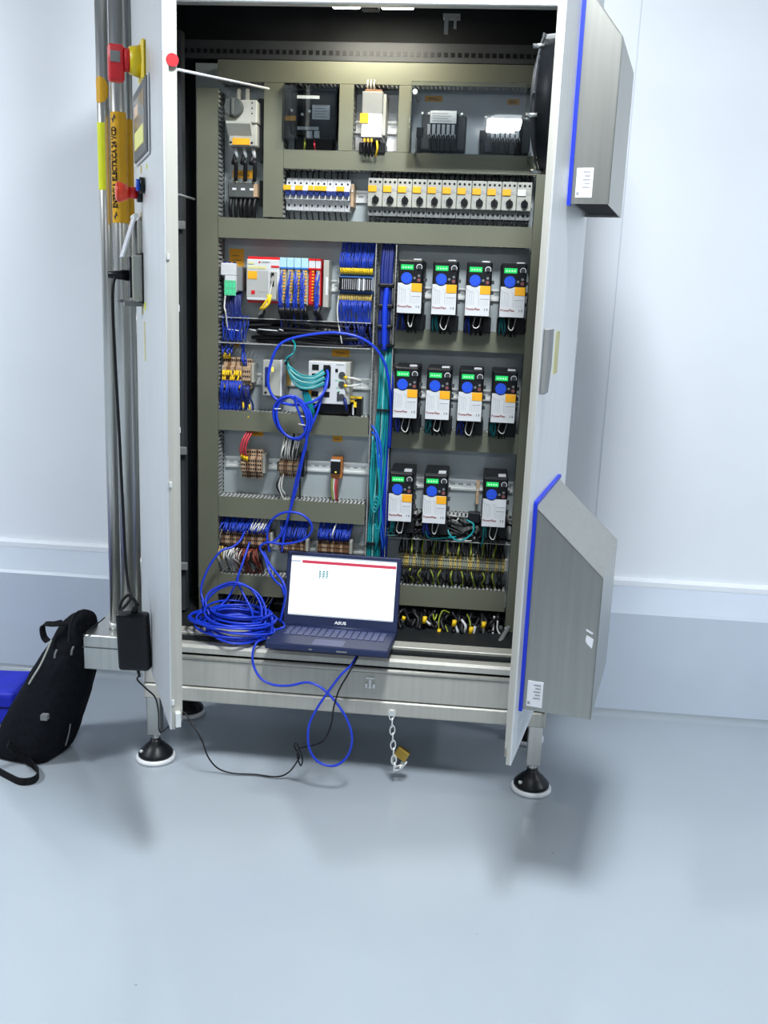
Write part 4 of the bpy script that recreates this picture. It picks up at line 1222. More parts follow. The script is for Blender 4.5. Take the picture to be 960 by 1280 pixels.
for (x, z) in ((X0 + .004, Z0 - .004), (X0 + .014, Z0 - .012), (X0 + .004, Z0 - .05), (X0 + .024, Z0 - .055), (X0 + .02, Z0 - .08)):
    q.cyl((x, .285, z + .008), (x + .003, .280, z - .008), .0030, n=6)
q.build('ferrules', 'yellow', t, kind='stuff')
strands(fan_of_wires(X0, X1, Z0 + .01, X0 + .006, X1 + .010, 1.060, .285, .30, 8, .014, .004), 'navy_wrap', t, 'lead', .0026, 5)
strands(fan_of_wires(X0 + .002, X1 - .012, Z1 - .02, X0 - .012, X0 - .004, 1.262, .30, .32, 4, .012, .004), 'blue_wire', t, 'lead', .0023, 5)

X0, X1, Z0, Z1 = bx(328, 450, 351, 495, .285)
t = thing('media_converter', 'narrow grey media converter behind the big blue cable loop', 'converter', ((X0 + X1) / 2, PY, Z0))
MB().box(X0, X1 + .012, .295, PY - .0088, Z0, Z1).build('body', 'mid_grey', t, bevel=.002)
MB().box(X0, X1, .287, .296, Z0, Z1).build('front', 'device_grey', t, bevel=.002)
MB().box(X0 + .008, X0 + .022, .284, .288, Z0 + .028, Z1 - .022).build('connector', 'toggle_blue', t)
q = MB().box(X0 + .028, X0 + .034, .2855, .287, Z1 - .035, Z1 - .022); q.build('led', 'led_yellow', t)
MB().cyl((X0 + .010, .2872, Z0 + .009), (X0 + .010, .2862, Z0 + .009), .004, n=12).build('port', 'black', t)
MB().box(X1 - .002, X1 + .003, .2865, .295, Z0 - .0, Z1 + .002).build('rib', 'label_white', t)
MB().box(X1 + .012, X1 + .020, .32, PY - .0088, Z0 + .03, Z1 - .03).build('rail_clip', 'brass', t)

X0, X1, Z0, Z1 = bx(385, 452, 432, 505, .262)
t = thing('network_switch', 'light grey managed network switch with teal patch cables plugged in', 'network switch', ((X0 + X1) / 2, PY, Z0))
W = X1 - X0; H = Z1 - Z0; U = lambda a: X0 + W * a; Vz = lambda b: Z1 - H * b
MB().box(X0, X1 + .012, .272, PY - .0088, Z0, Z1).build('body', 'device_grey', t, bevel=.002)
MB().box(X0, X1, .263, .273, Z0, Z1).build('front', 'device_white', t, bevel=.002)
MB().box(U(.05), X1 + .01, .285, PY, Z0 - .032, Z0).build('lower_housing', 'black', t, bevel=.002)
q = MB()
for i in range(2):
    for k in range(4):
        q.box(U(.10 + .30 * i), U(.28 + .30 * i), .2615, .264, Vz(.21 + .21 * k), Vz(.08 + .21 * k))
q.box(U(.40), U(.60), .2612, .264, Vz(.58), Vz(.12)).box(U(.72), U(.79), .2615, .264, Vz(.24), Vz(.16))
q.build('port', 'black', t)
for z in (.30, .52, .82):
    MB().cyl((U(.90), .264, Vz(z)), (U(.90), .259, Vz(z)), .010, n=18).build('round_port', 'dark_grey', t)
MB().box(U(.78), U(.84), .2608, .263, Vz(.92), Vz(.70)).build('serial_port', 'dark_grey', t)
q = MB()
for (a, b) in ((.72, .42), (.80, .44), (.74, .60), (.80, .68)): q.box(U(a), U(a + .06), .262, .263, Vz(b + .02), Vz(b))
q.build('led', 'green_panel', t)
MB().box(U(.74), U(.95), .2622, .263, Vz(.07), Vz(.05)).build('print', 'text_grey', t)
q = MB()
for z in (.35, .55):
    q.cyl((U(.97), .262, Vz(z)), (U(1.05), .255, Vz(z)), .005, n=8)
q.build('plug_sleeve', 'yellow', t)
strands([[(U(1.05), .255, Vz(.35)), (U(1.25), .25, Vz(.36)), (U(1.40), .262, Vz(.42))], [(U(1.05), .255, Vz(.55)), (U(1.2), .25, Vz(.53)), (U(1.40), .262, Vz(.50))]], 'white_wire', t, 'white_lead', .0035, 6)
strands([[(U(.98), .262, Vz(.85)), (U(1.02), .255, Vz(.95)), (U(1.05), .265, Vz(1.12))]], 'navy_wrap', t, 'lead', .005, 6)
MB().box(U(-.02), U(.10), .254, .262, Vz(.88), Vz(.45)).build('tag', 'orange_tag', t)
MB().box(U(.30), U(.38), .250, .262, Vz(.86), Vz(.80)).box(U(.12), U(.17), .250, .262, Vz(.95), Vz(.89)).build('plug', 'label_white', t)
# teal patch leads from the switch into the duct on the left and the bundle below
sp, spl = [], []
k0 = at(358, 452, .25)
for i in range(9):
    u = .12 + .07 * i; z = Vz(.16 + .055 * i)
    pts = [k0 + Vector((jit(.005), jit(.008), jit(.006))), at(366 + jit(2), 462 + i * 1.7, .235), at(378 + jit(2), 468 + i * 2.2 + jit(1), .228), at(392, 470 + i * 1.9, .232), Vector((U(.40 + .03 * (i % 3)), .256, Vz(.20 + .04 * i)))]
    (spl if i % 3 == 1 else sp).append(pts)
sp.append([at(365, 424, .30), at(369, 432, .27), at(366, 442, .25), at(359, 447, .245), k0, at(360, 458, .25)])
for i in range(6):
    sp.append([at(366 + i, 466 + i, .24), at(376 + jit(2), 480 + i, .235), at(379 + i * 1.3, 492, .24), at(384 + i * 1.5, 512, .245), at(386 + i * 1.2, 522, .262)])
strands(sp, 'teal_cable', t, 'patch_lead', .0030, 6, 5); strands(spl, 'teal_light', t, 'patch_lead', .0030, 6, 5)
q = MB()
for (a, b, c, d) in ((356, 455, 361, 449), (375, 487, 385, 489)):
    MB().tube([at(a, b, .238), at((a + c) / 2, (b + d) / 2, .228), at(c, d, .238)], .003, 5).build('cable_tie', 'black', t)
tagbox('orange name plate above the light grey network switch', 415, 437, 437, 446, PY)
tagbox('small orange plate behind the yellow-sleeved terminal strip', 290, 427, 299, 433, PY)
X0, X1, Z0, Z1 = bx(438, 497, 451, 521, .29)
t = thing('fuse_terminal', 'black fuse terminal pair with yellow levers beside the network switch', 'fuse holder', ((X0 + X1) / 2, PY, Z0))
MB().box(X0, X0 + .012, .30, PY, Z0, Z1 - .008).box(X0 + .017, X1, .30, PY, Z0, Z1 - .004).build('body', 'black', t, bevel=.001)
MB().box(X0 - .006, X0 + .012, .292, .302, Z1 - .014, Z1 - .008).box(X0 - .002, X1 + .002, .292, .302, Z1 - .003, Z1 + .003).box(X0 + .010, X0 + .018, .29, .30, Z1 - .03, Z1 - .014).build('lever', 'yellow', t)
MB().box(X0 + .006, X0 + .010, .297, .30, Z0 + .004, Z0 + .036).build('marker', 'label_white', t)

# ------------------------------------------------------------------ field with the small relay
t, X0, X1, Z0, Z1 = strip('terminal_block', 'beige terminal strip with three red wires on top', 301, 563, 327, 599, .290, 9, 'beige_terminal', alt='brown_terminal', rowsz=7)
sp = []
for k, x in enumerate((X0 + .004, X0 + .012, X0 + .020)):
    sp.append([(x, .288, Z1 - .022), (x - .002, .274, Z1), (x + .004, .272, Z1 + .03), (x + .016, .29, .994)])
strands(sp, 'red_wire', t, 'lead', .0030, 6, 5)
q = MB()
for k in range(3): q.cyl((X0 + .004 + .008 * k, .290, Z1 - .026 - .004 * k), (X0 + .004 + .008 * k, .282, Z1 - .012 - .004 * k), .004, n=8)
q.build('ferrules', 'yellow', t)
t, X0, X1, Z0, Z1 = strip('terminal_block', 'beige terminal strip with grey and white wires behind the blue cable', 348, 574, 373, 597, .290, 9, 'beige_terminal', alt='brown_terminal', rowsz=4, end='black')
MB().box(X1 + .002, X1 + .018, .295, PY - .009, Z0 + .004, Z1 + .02).build('end_holder', 'black', t)
strands(fan_of_wires(X0, X1, Z1 - .002, X0 + .012, X1 + .004, .994, .296, .31, 8, .022, .003), 'white_wire', t, 'white_lead', .0022, 5)
strands(fan_of_wires(X0 + .004, X1, Z1 - .004, X0 + .016, X1 + .004, .994, .30, .315, 6, .018, .003), 'black_wire', t, 'lead', .0024, 5)
strands([[(X0 + .008, .292, Z0), (X0 + .004, .285, Z0 - .03), (X0 + .018, .292, Z0 - .07), (X0 + .022, .31, .784)], [(X0 + .016, .29, Z0 + .01), (X0 + .012, .283, Z0 - .03), (X0 + .022, .295, .80)]], 'white_wire', t, 'white_lead', .0026, 6, 5)
strands([[(X0 + .006, .292, Z0), (X0 - .004, .288, Z0 - .03), (X0 + .016, .30, .785)], [(X1 + .004, .30, Z0), (X1 + .004, .30, Z0 - .04), (X1 + .004, .31, .785)]], 'black_wire', t, 'lead', .0026, 6, 5)
X0, X1, Z0, Z1 = bx(413, 573, 425, 599, .295)
t = thing('plug_relay', 'small black and orange plug-in relay alone on the rail', 'relay', ((X0 + X1) / 2, PY, Z0))
MB().box(X0, X1 + .004, .310, PY - .009, Z0, Z1).build('socket', 'relay_orange', t, bevel=.001)
MB().box(X0, X1, .298, .312, Z0 + .016, Z1 - .006).build('relay_body', 'black', t, bevel=.001)
MB().box(X0, X1, .297, .3, Z1 - .010, Z1 - .004).build('marker', 'label_white', t)
MB().box(X0 + .014, X0 + .019, .2965, .298, Z0 + .020, Z0 + .024).build('led', 'led_yellow', t)
for k, m in enumerate(('green_wire', 'white_wire', 'red_wire', 'brown_wire')):
    strands([[(X0 + .004 + k * .006, .315, Z0), (X0 + .004 + k * .006, .305, Z0 - .03), (X0 + .008 + k * .005, .315, .785)]], m, t, ('green_lead', 'white_lead', 'red_lead', 'brown_lead')[k], .0026, 6, 5)
tagbox('orange name plate above the red-wired terminal strip', 310, 537, 329, 545, PY)
tagbox('small orange plate above the plug-in relay', 416, 545, 428, 552, PY)

# ------------------------------------------------------------------ densely wired strips
def dense(label, a, b, c, d, n, up, dn, updark=False):
    t, X0, X1, Z0, Z1 = strip('terminal_block', label, a, b, c, d, .288, n, 'brown_terminal', alt='beige_terminal', rowsz=5)
    strands(fan_of_wires(X0, X1, Z1 - .012, X0 + .006, X1 + .008, .722, .290, .318, int(n * 2.6), .022, .006), 'blue_wire', t, 'lead', .0019, 5)
    strands(fan_of_wires(X0, X1, Z1 - .004, X0 + .004, X1 + .006, .722, .305, .325, int(n * 1.6), .015, .006), 'navy_wrap', t, 'lead', .0019, 5)
    return t, X0, X1, Z0, Z1
t, X0, X1, Z0, Z1 = dense('long dense terminal strip with blue wires above, white and brown wires below', 276, 662, 336, 688, 22, 1, 1)
strands(fan_of_wires(X0 + .002, X0 + .07, Z0 + .006, X0 + .0, X0 + .07, .530, .29, .312, 16, .03, .014), 'white_wire', t, 'white_lead', .0019, 5)
strands(fan_of_wires(X0 + .05, X1 - .03, Z0 + .006, X0 + .05, X1 - .03, .530, .29, .312, 18, .03, .016), 'brown_wire', t, 'brown_lead', .0020, 5)
strands(fan_of_wires(X0 + .04, X1 - .01, Z0 + .004, X0 + .04, X1 - .02, .530, .30, .318, 16, .03, .016), 'black_wire', t, 'lead', .0020, 5)
strands(fan_of_wires(X1 - .055, X1 - .02, Z1 - .006, X1 - .045, X1 + .0, .722, .288, .316, 8, .024, .006), 'white_wire', t, 'white_lead', .0021, 5)
strands(fan_of_wires(X0 - .002, X0 + .012, Z0 + .01, X0 - .004, X0 + .02, .545, .286, .31, 3, .02, .006), 'tape_ochre', t, 'ochre_lead', .0022, 5)
q = MB()
for i in range(22):
    x = X0 + (i + .5) * (X1 - X0) / 22
    if i % 3 != 1: q.cyl((x, .289, Z1 - .014), (x, .283, Z1 - .004), .0022, n=6)
q.build('ferrules', 'beige_terminal', t, kind='stuff')
dense('dense blue wired terminal strip inside the smaller blue cable loop', 349, 672, 381, 694, 12, 1, 0)
t, X0, X1, Z0, Z1 = dense('dense blue wired terminal strip beside the teal cable bundle', 397, 672, 436, 698, 14, 1, 0)
strands([[(X0 + .045, .29, Z1 - .01), (X0 + .05, .268, Z1 + .02), (X0 + .058, .31, .722)]], 'white_wire', t, 'white_lead', .0026, 5, 5)
# wires leaving the plate at the very bottom, behind the coil
sp = []
for i in range(24):
    x = -.43 + i * .0062
    sp.append([(x + .02, .33, .466), (x + .012 + jit(.006), .318, .445), (x + jit(.01), .30, .412)])
tag(strands(sp[::2], 'white_wire', None, 'wire_fan', .002, 5), 'fan of pale wires dropping to the cabinet floor behind the coil', 'wires')
tag(strands(sp[1::2], 'blue_wire', None, 'wire_fan', .002, 5), 'fan of blue wires dropping to the cabinet floor behind the coil', 'wires')

# ------------------------------------------------------------------ long olive terminal strip under the drives
t, X0, X1, Z0, Z1 = strip('terminal_block', 'long olive and yellow terminal strip under the lowest drives', 499, 693, 631, 716, .286, 46, 'olive_terminal', alt='tape_ochre', rowsz=4)
t.location.z += 0
strands(fan_of_wires(X0, X1, Z1 - .006, X0, X1, .684, .292, .318, 50, .014, .005), 'black_wire', t, 'lead', .0027, 5)
strands(fan_of_wires(X0, X1, Z0 + .006, X0, X1, .531, .292, .318, 46, .014, .006), 'black_wire', t, 'lead', .0027, 5)
strands(fan_of_wires(X0 + .02, X1 - .02, Z1 - .006, X0 + .02, X1 - .01, .684, .288, .312, 8, .014, .006), 'green_wire', t, 'green_lead', .0026, 5)
strands(fan_of_wires(X0 + .02, X1 - .02, Z0 + .006, X0 + .02, X1 - .01, .531, .288, .312, 9, .014, .008), 'green_wire', t, 'green_lead', .0026, 5)
# wires in the open duct above it
sp = []
for i in range(46):
    x = .11 + random.random() * .34; z = .69 + random.random() * .065
    sp.append([(x, .335, z), (x + jit(.03), .29 + jit(.012), z + jit(.02)), (x + jit(.06), .295 + jit(.015), z + jit(.025)), (x + jit(.05), .335, z + jit(.02))])
tag(strands(sp[:36], 'black_wire', None, 'duct_wires', .0036, 6, 4), 'black wires crammed into the open duct under the drives', 'wires')
tag(strands(sp[36:41], 'white_wire', None, 'duct_wires', .0020, 5, 4), 'white wires curling in the open duct under the drives', 'wires')
sp = [[at(556, 628 + 22, .28), at(562, 668, .25), at(574, 676, .25), at(589, 668, .255), at(592, 656, .26), at(583, 650, .27)], [at(604, 655, .27), at(604, 670, .255), at(602, 682, .27)], [at(531, 655, .26), at(533, 668, .25), at(540, 673, .26), at(560, 672, .27), at(572, 671, .29)]]
tag(strands(sp, 'teal_cable', None, 'patch_lead', .0030, 6, 5), 'teal patch leads looping over the open duct under the drives', 'cable')
# junction box of the last drive
X0, X1, Z0, Z1 = bx(585, 641, 600, 654, .27)
t = thing('connector_plug', 'small black connector plug left of the drive with the white tag', 'plug', ((X0 + X1) / 2, .27, Z0))
MB().box(X0, X1, .27, .30, Z0, Z1).build('shell', 'black', t, bevel=.003)
MB().tube(smooth([(X1, .285, (Z0 + Z1) / 2), (X1 + .015, .29, (Z0 + Z1) / 2 + .004), (X1 + .03, .30, Z0)], 4), .004, 6).build('lead', 'black_wire', t)
q = MB()
p = at(597, 614, .34)
MB()
t = thing('end_clamp', 'beige end clamp on the rail beside the drive with the white tag', 'clamp', (p.x, PY, p.z - .03))
MB().box(p.x - .005, p.x + .005, .30, PY - .009, p.z - .034, p.z + .034).build('body', 'beige_terminal', t, bevel=.001)
MB().cyl((p.x, .30, p.z + .012), (p.x, .297, p.z + .012), .003, n=10).build('screw', 'zinc_bright', t)
# ------------------------------------------------------------------ cables in the upright middle duct
def cable(name, label, pts, r, mat, n=8, k=6, cat='cable', parts=None):
    return tag(MB().tube(smooth(pts, k), r, n).build(name, mat), label, cat)
q = MB()
for i in range(5):
    q.tube(smooth([(.050 + i * .006, .31, 1.575), (.046 + i * .007 + jit(.002), .298, 1.50), (.047 + i * .006 + jit(.002), .292, 1.42), (.046 + i * .006 + jit(.003), .29, 1.34), (.046 + i * .006, .295, 1.27)], 5), .0062, 7)
tr = thing('strapped_cable', 'thick dark blue cable trunk strapped with black ties in the middle duct', 'cables', (.058, PY, 1.27))
q.build('cable_bundle', 'navy_wrap', tr, kind='stuff')
q = MB().tube(smooth([(.064, .288, 1.45), (.060, .282, 1.40), (.060, .28, 1.34), (.062, .284, 1.26)], 5), .009, 8)
q.build('front_cable', 'blue_cable', tr)
q = MB()
for z in (1.45, 1.39, 1.33): MB().box(.038, .084, .276, .312, z - .006, z + .006).build('cable_tie', 'black', tr, bevel=.003)
tb = thing('patch_bundle', 'bundle of teal patch cables hanging down the middle duct', 'cables', (.05, PY, .56))
sp, sl = [], []
for i in range(12):
    x = .040 + (i % 6) * .0062; y = .295 + (i // 6) * .012
    pts = [(x + .012 + jit(.004), y + .01, 1.275), (x + .012 + jit(.003), y - .006, 1.22), (x + .010 + jit(.003), y - .008, 1.12), (x + .006 + jit(.003), y - .008, 1.0), (x + jit(.004), y - .006, .86), (x - .004 + jit(.003), y - .006, .74), (x - .006 + jit(.003), y - .004, .64), (x - .006, y, .55)]
    (sl if i % 4 == 2 else sp).append(pts)
strands(sp, 'teal_cable', tb, 'teal_cables', .0031, 6, 5); strands(sl, 'teal_light', tb, 'pale_teal_cables', .0029, 6, 5)
# slack loops of teal cable
sp = []
for i in range(5):
    w = .004 * i
    sp.append([at(466, 545 + 6 * i, .275), at(464 - i * .3, 590, .262), at(464, 625 + 3 * i, .258), at(467 + i, 640 - 5 * i, .255), at(472 + i * .6, 632, .258), at(474, 600, .262), at(470 + i, 552 + 4 * i, .272)])
sp.append([at(470, 560, .27), at(474, 610, .262), at(476, 650, .26), at(471, 662, .26), at(468, 655, .262)])
sp.append([at(473, 570, .27), at(476, 640, .26), at(472, 672, .262), at(468, 690, .28)])
strands(sp, 'teal_cable', tb, 'slack_loop', .0028, 6, 6)
q = MB()
for (px, py) in ((484, 432), (481, 513), (467, 680)):
    p = at(px, py, .278); MB().box(p.x - .024, p.x + .018, .276, .315, p.z - .003, p.z + .003).build('cable_tie', 'black', tb)
bb = thing('blue_bundle', 'blue data cables beside the teal bundle in the middle duct', 'cables', (.075, PY, .56))
sp = []
for i in range(5):
    x = .072 + i * .003
    sp.append([(x - .01, .315, 1.27), (x + .004 + jit(.002), .30, 1.15), (x + .004 + jit(.003), .295, 1.0), (x + .004 + jit(.003), .295, .85), (x + .006 + jit(.003), .298, .70), (x + .004, .31, .55)])
strands(sp, 'blue_cable', bb, 'blue_cables', .0033, 6, 6)
sp = [[at(465, 532, .285), at(470, 540, .272), at(476, 560, .268), at(476, 600, .268), at(474, 640, .27), at(479, 690, .28)],
      [at(465, 540, .285), at(471, 550, .27), at(474, 600, .265), at(478, 650, .268), at(482, 690, .29)]]
strands(sp, 'blue_plastic', bb, 'light_blue_cables', .0036, 6, 6)
q = MB()
for i in range(3):
    p = at(489, 661 + 4 * i, .27); q.cyl((p.x - .012, .27, p.z), (p.x + .014, .268, p.z + .001), .003, n=6)
q.build('marker_ring', 'teal_light', bb)

# ------------------------------------------------------------------ loose blue network cables
B = .0036
cable('network_cable', 'bright blue network cable making the big loop over the network switch',
      [at(487, 560, .27), at(489, 520, .262), at(487, 485, .255), at(481, 455, .245), at(468, 434, .235), at(447, 421, .225), at(420, 416, .22), (at(390, 418, .22)), at(362, 424, .215), at(347, 434, .21), at(338, 456, .205), at(335, 478, .20), at(341, 495, .20), at(355, 504, .195), at(375, 506, .195), at(395, 500, .20), at(406, 488, .215), at(410, 472, .235), at(409, 463, .258)], B * 1.15, 'blue_cable', 8, 8)
pts = []
ctr = at(366, 522, .20)
ex, ez = .052, .062
for turn in range(4):
    for k in range(10):
        a = math.radians(120 + 36 * k + 360 * turn)
        pts.append(Vector((ctr.x + (ex + .006 * math.sin(turn * 2.1)) * math.cos(a), .20 + .012 * math.sin(a * .5 + turn) - .004 * turn, ctr.z + (ez + .004 * math.cos(turn * 1.7)) * math.sin(a) - .012 * math.cos(a))))
pts += [at(383, 545, .195), at(378, 575, .20), at(372, 605, .215), at(365, 630, .22), at(361, 643, .215), at(357, 657, .21), at(348, 672, .205), at(338, 679, .20)]
t = thing('looped_cable', 'blue network cable coiled into a small hanging loop below the network switch', 'cable', (ctr.x, .2, ctr.z - .06))
MB().tube(smooth([at(409, 470, .25), at(403, 495, .225), at(392, 510, .205)] + [], 4), B, 8).build('plug_end', 'blue_cable', t)
MB().tube(smooth(pts, 4), B, 7).build('coil', 'blue_cable', t)
MB().tube(smooth([at(403, 495, .225), at(395, 520, .205), at(386, 540, .20), at(378, 570, .205), at(370, 600, .22), at(362, 640, .225), at(356, 665, .215), at(352, 690, .20)], 5), B, 7).build('tail', 'blue_cable', t)
q = MB()
for (a, b, c, d) in ((343, 511, 351, 511), (373, 530, 383, 532), (376, 520, 381, 521)):
    p, p2 = at(a, b, .186), at(c, d, .186); MB().cyl(p, p2, .002, n=6).build('cable_tie', 'device_white', t)
cable('network_cable', 'bright blue network cable with an oval loop in front of the dense terminals',
      [at(337, 690, .20), at(334, 672, .195), at(337, 655, .19), at(347, 644, .185), at(361, 640, .18), at(377, 643, .18), at(388, 653, .18), at(389, 665, .182), at(378, 675, .185), at(355, 680, .19), at(335, 678, .19), at(325, 684, .19), at(331, 697, .18), at(337, 715, .16), at(345, 727, .13), at(352, 733, .12), at(356, 745, .118)], B, 'blue_cable', 8, 7)
cable('network_cable', 'blue network cable running from the dense terminals down to the laptop side',
      [at(330, 690, .20), at(337, 705, .175), at(346, 717, .15), at(354, 728, .13), at(357, 742, .12), at(354, 760, .12), at(350, 778, .115)], B, 'blue_cable', 8, 6)

# coil of cable on the cabinet floor
random.seed(11)
t = thing('cable_coil', 'big untidy coil of bright blue network cable on the cabinet floor', 'cable', (-.335, .09, .41))
cx, cy = -.338, .095
pts = []
for turn in range(15):
    ra = .105 + jit(.028); rb = .085 + jit(.022); ox, oy = jit(.014), jit(.012); tz = jit(.014); ph = random.random() * 6
    base = .4085 + .0042 * turn
    for k in range(12):
        a = 2 * math.pi * k / 12
        z = base + tz * math.sin(a + ph) * .8 + .006 * (1 + math.sin(a - 1.6))
        pts.append((cx + ox + ra * math.cos(a), cy + oy + rb * math.sin(a), max(.4065, z)))
MB().tube(smooth(pts, 4), B, 7).build('turns', 'blue_cable', t)
lift = [((-.40, .12, .43), at(252, 745, .17), at(258, 715, .20), at(275, 690, .22), at(290, 684, .235), at(300, 676, .26), at(306, 664, .275)),
        ((-.42, .05, .44), at(250, 768, .13), at(263, 745, .15), at(281, 733, .16), at(303, 731, .16), at(322, 742, .15), at(331, 758, .12), at(332, 775, .08), (-.25, .06, .44)),
        ((-.41, .06, .45), at(264, 775, .10), at(257, 752, .13), at(265, 738, .15), at(290, 728, .16), at(312, 735, .16), at(326, 756, .13), at(326, 778, .08), (-.26, .05, .44)),
        (at(312, 678, .24), at(303, 705, .20), at(297, 725, .18), at(303, 740, .17), at(314, 762, .14), at(317, 780, .08), (-.28, .02, .44)),
        (at(300, 712, .20), at(292, 735, .18), at(278, 755, .16), at(258, 760, .13), at(252, 750, .15))]
for j, l in enumerate(lift):
    MB().tube(smooth([Vector(p) for p in l], 6), B, 7).build('raised_loop', 'blue_cable', t)
MB().tube(smooth([(-.24, .10, .45), at(340, 772, .06), (-.222, .05, .43), (-.235, .03, .419)], 4), B, 7).build('plug_end', 'blue_cable', t)
random.seed(5)

# blue cable hanging over the sill in a loop up to the laptop
cable('network_cable', 'bright blue network cable hanging in a teardrop loop below the sill',
      [(-.262, .06, .418), at(328, 799, .03), at(321, 803, -.012), at(316, 815, -.03), at(317, 832, -.04), at(326, 848, -.05), at(342, 856, -.055), at(362, 857, -.06), at(384, 853, -.065), at(402, 860, -.07), at(420, 878, -.08), at(434, 900, -.085), at(440, 922, -.09), at(436, 942, -.09), at(424, 955, -.09), at(410, 957, -.09), at(395, 950, -.09), at(386, 933, -.09), at(386, 908, -.085), at(396, 886, -.08), at(410, 865, -.075), at(425, 845, -.07), at(438, 832, -.06), at(447, 818, -.04), at(449, 808, -.02)], B, 'blue_cable', 8, 7)

# ------------------------------------------------------------------ laptop
lw, ld_ = .356, .226
lx = (at(350, 785, .19).x + at(503, 785, .19).x) / 2
hy = .148; bz = .402
rz = math.radians(-1.5)
t = thing('laptop', 'dark blue open laptop standing on the cabinet sill, screen lit white', 'laptop', (lx, hy, bz), rotz=rz, w=False)
t.rotation_euler = (math.radians(-6.0), 0, rz)
bs = MB().box(-lw / 2, lw / 2, -ld_, 0.0, 0.0, .020).build('base', 'laptop_shell', t, bevel=.004, seg=2)
q = MB()
for r_ in range(5):
    for c in range(15):
        x = -lw / 2 + .030 + c * .0202; y = -.028 - r_ * .0195
        q.box(x, x + .0165, y - .0155, y, .0195, .0222)
q.build('keys', 'laptop_key', bs, bevel=.0008)
MB().box(-.045, .045, -.215, -.150, .0198, .0204).build('touchpad', 'laptop_key', bs)
MB().box(.03, .06, -ld_ - .0006, -ld_, .006, .010).box(-.05, -.04, -ld_ - .0006, -ld_, .006, .010).build('front_marks', 'mid_grey', bs)
# lid leans back
tilt = math.radians(9)
lid = bpy.data.objects.new('lid', None)
lh = .230
l = MB().box(-lw / 2, lw / 2, 0.0, .009, 0.0, lh).build('lid', 'laptop_shell', t, bevel=.004, seg=2)
bpy.data.objects.remove(lid)
l.location = (0, .004, .016); l.rotation_euler = (-tilt, 0, 0)
sx0, sx1, sz0, sz1 = -.1635, .1635, .034, .217
MB().box(sx0, sx1, -.0006, 0.0, sz0, sz1).build('screen', 'screen_white', l)
q = MB().box(sx0 + .034, sx1 - .001, -.001, -.0006, sz1 - .022, sz1 - .013); q.build('title_bar', 'screen_red', l)
q = MB().box(sx0, sx1, -.001, -.0006, sz1 - .004, sz1); q.build('window_bar', 'screen_grey', l)
MB().box(sx0, sx1, -.001, -.0006, sz0, sz0 + .004).build('task_bar', 'screen_grey', l)
MB().box(sx0, sx0 + .030, -.001, -.0006, sz1 - .020, sz1 - .014).build('menu_tab', 'screen_grey', l)
q = MB()
for c in range(3):
    for r_ in range(5):
        q.box(-.075 + c * .011, -.075 + c * .011 + (.007 if r_ < 4 else .004), -.001, -.0006, sz1 - .046 - r_ * .005, sz1 - .0425 - r_ * .005)
q.build('icon_block', 'screen_teal', l)
q = MB()
for k in range(4): q.box(-.064 + .002 * k, -.0625 + .002 * k, -.001, -.0006, sz0 + .02 + .012 * k, sz0 + .026 + .012 * k)
for k in range(10): q.box(sx0 + .004 + k * .004, sx0 + .006 + k * .004, -.0014, -.001, sz0 + .001, sz0 + .003)
q.build('screen_marks', 'screen_grey', l)
lettering('ASUS', .0125, 'text_white', l, (.002, -.0007, .018), bold=.0005, sx=1.25, name='lettering')
MB().cyl((-.14, .004, .018), (.14, .004, .018), .007, n=12).build('hinge', 'laptop_shell', t)
MB().cyl((0, -.0004, lh - .008), (0, -.001, lh - .008), .002, n=10).build('webcam', 'black', l)

# ------------------------------------------------------------------ laptop mains adapter and its leads
bk = L2W('L', .30, .10, 0)
a = at(148.5, 764, -.22); b = at(189, 838, -.22)
X0, X1, Z0, Z1 = a.x, b.x, b.z, a.z
Xc = (X0 + X1) / 2; Zc = (Z0 + Z1) / 2
t = thing('power_adapter', 'black laptop power adapter hanging by its cable beside the left door', 'power adapter', (Xc, -.22, Z0), w=False)
t.rotation_euler = (0, math.radians(-2), 0)
w = (X1 - X0) / 2; h = Z1 - Z0
MB().box(-w, w, -.018, .018, 0, h).build('housing', 'black', t, bevel=.010, seg=3)
MB().box(-.02, .02, -.0186, -.018, h * .35, h * .6).build('rating_plate', 'black', t)
MB().cyl((.004, 0, h - .002), (.012, 0, h + .025), .010, .007, n=12).build('plug_boot', 'black', t)
MB().cyl((.006, 0, .002), (.010, 0, -.022), .005, .0035, n=10).build('strain_relief', 'black', t)
tag(MB().tube(smooth([(Xc + .012, -.22, Z1 + .02), at(166, 748, -.23), at(160, 744, -.24), at(152, 752, -.245), at(150, 762, -.245), at(157, 757, -.25), at(164, 745, -.235), at(161, 735, -.22), at(157, 700, -.20), at(153, 620, -.19), at(149, 540, -.18), at(145, 470, -.18), at(142, 410, -.18), at(141, 365, -.18), at(144, 346, -.17), at(151, 340, -.16), at(158, 339.5, -.155)], 6), .0042, 8).build('mains_lead', 'black_wire'),
    'black mains lead running down the pipes from the door socket to the adapter', 'cable')
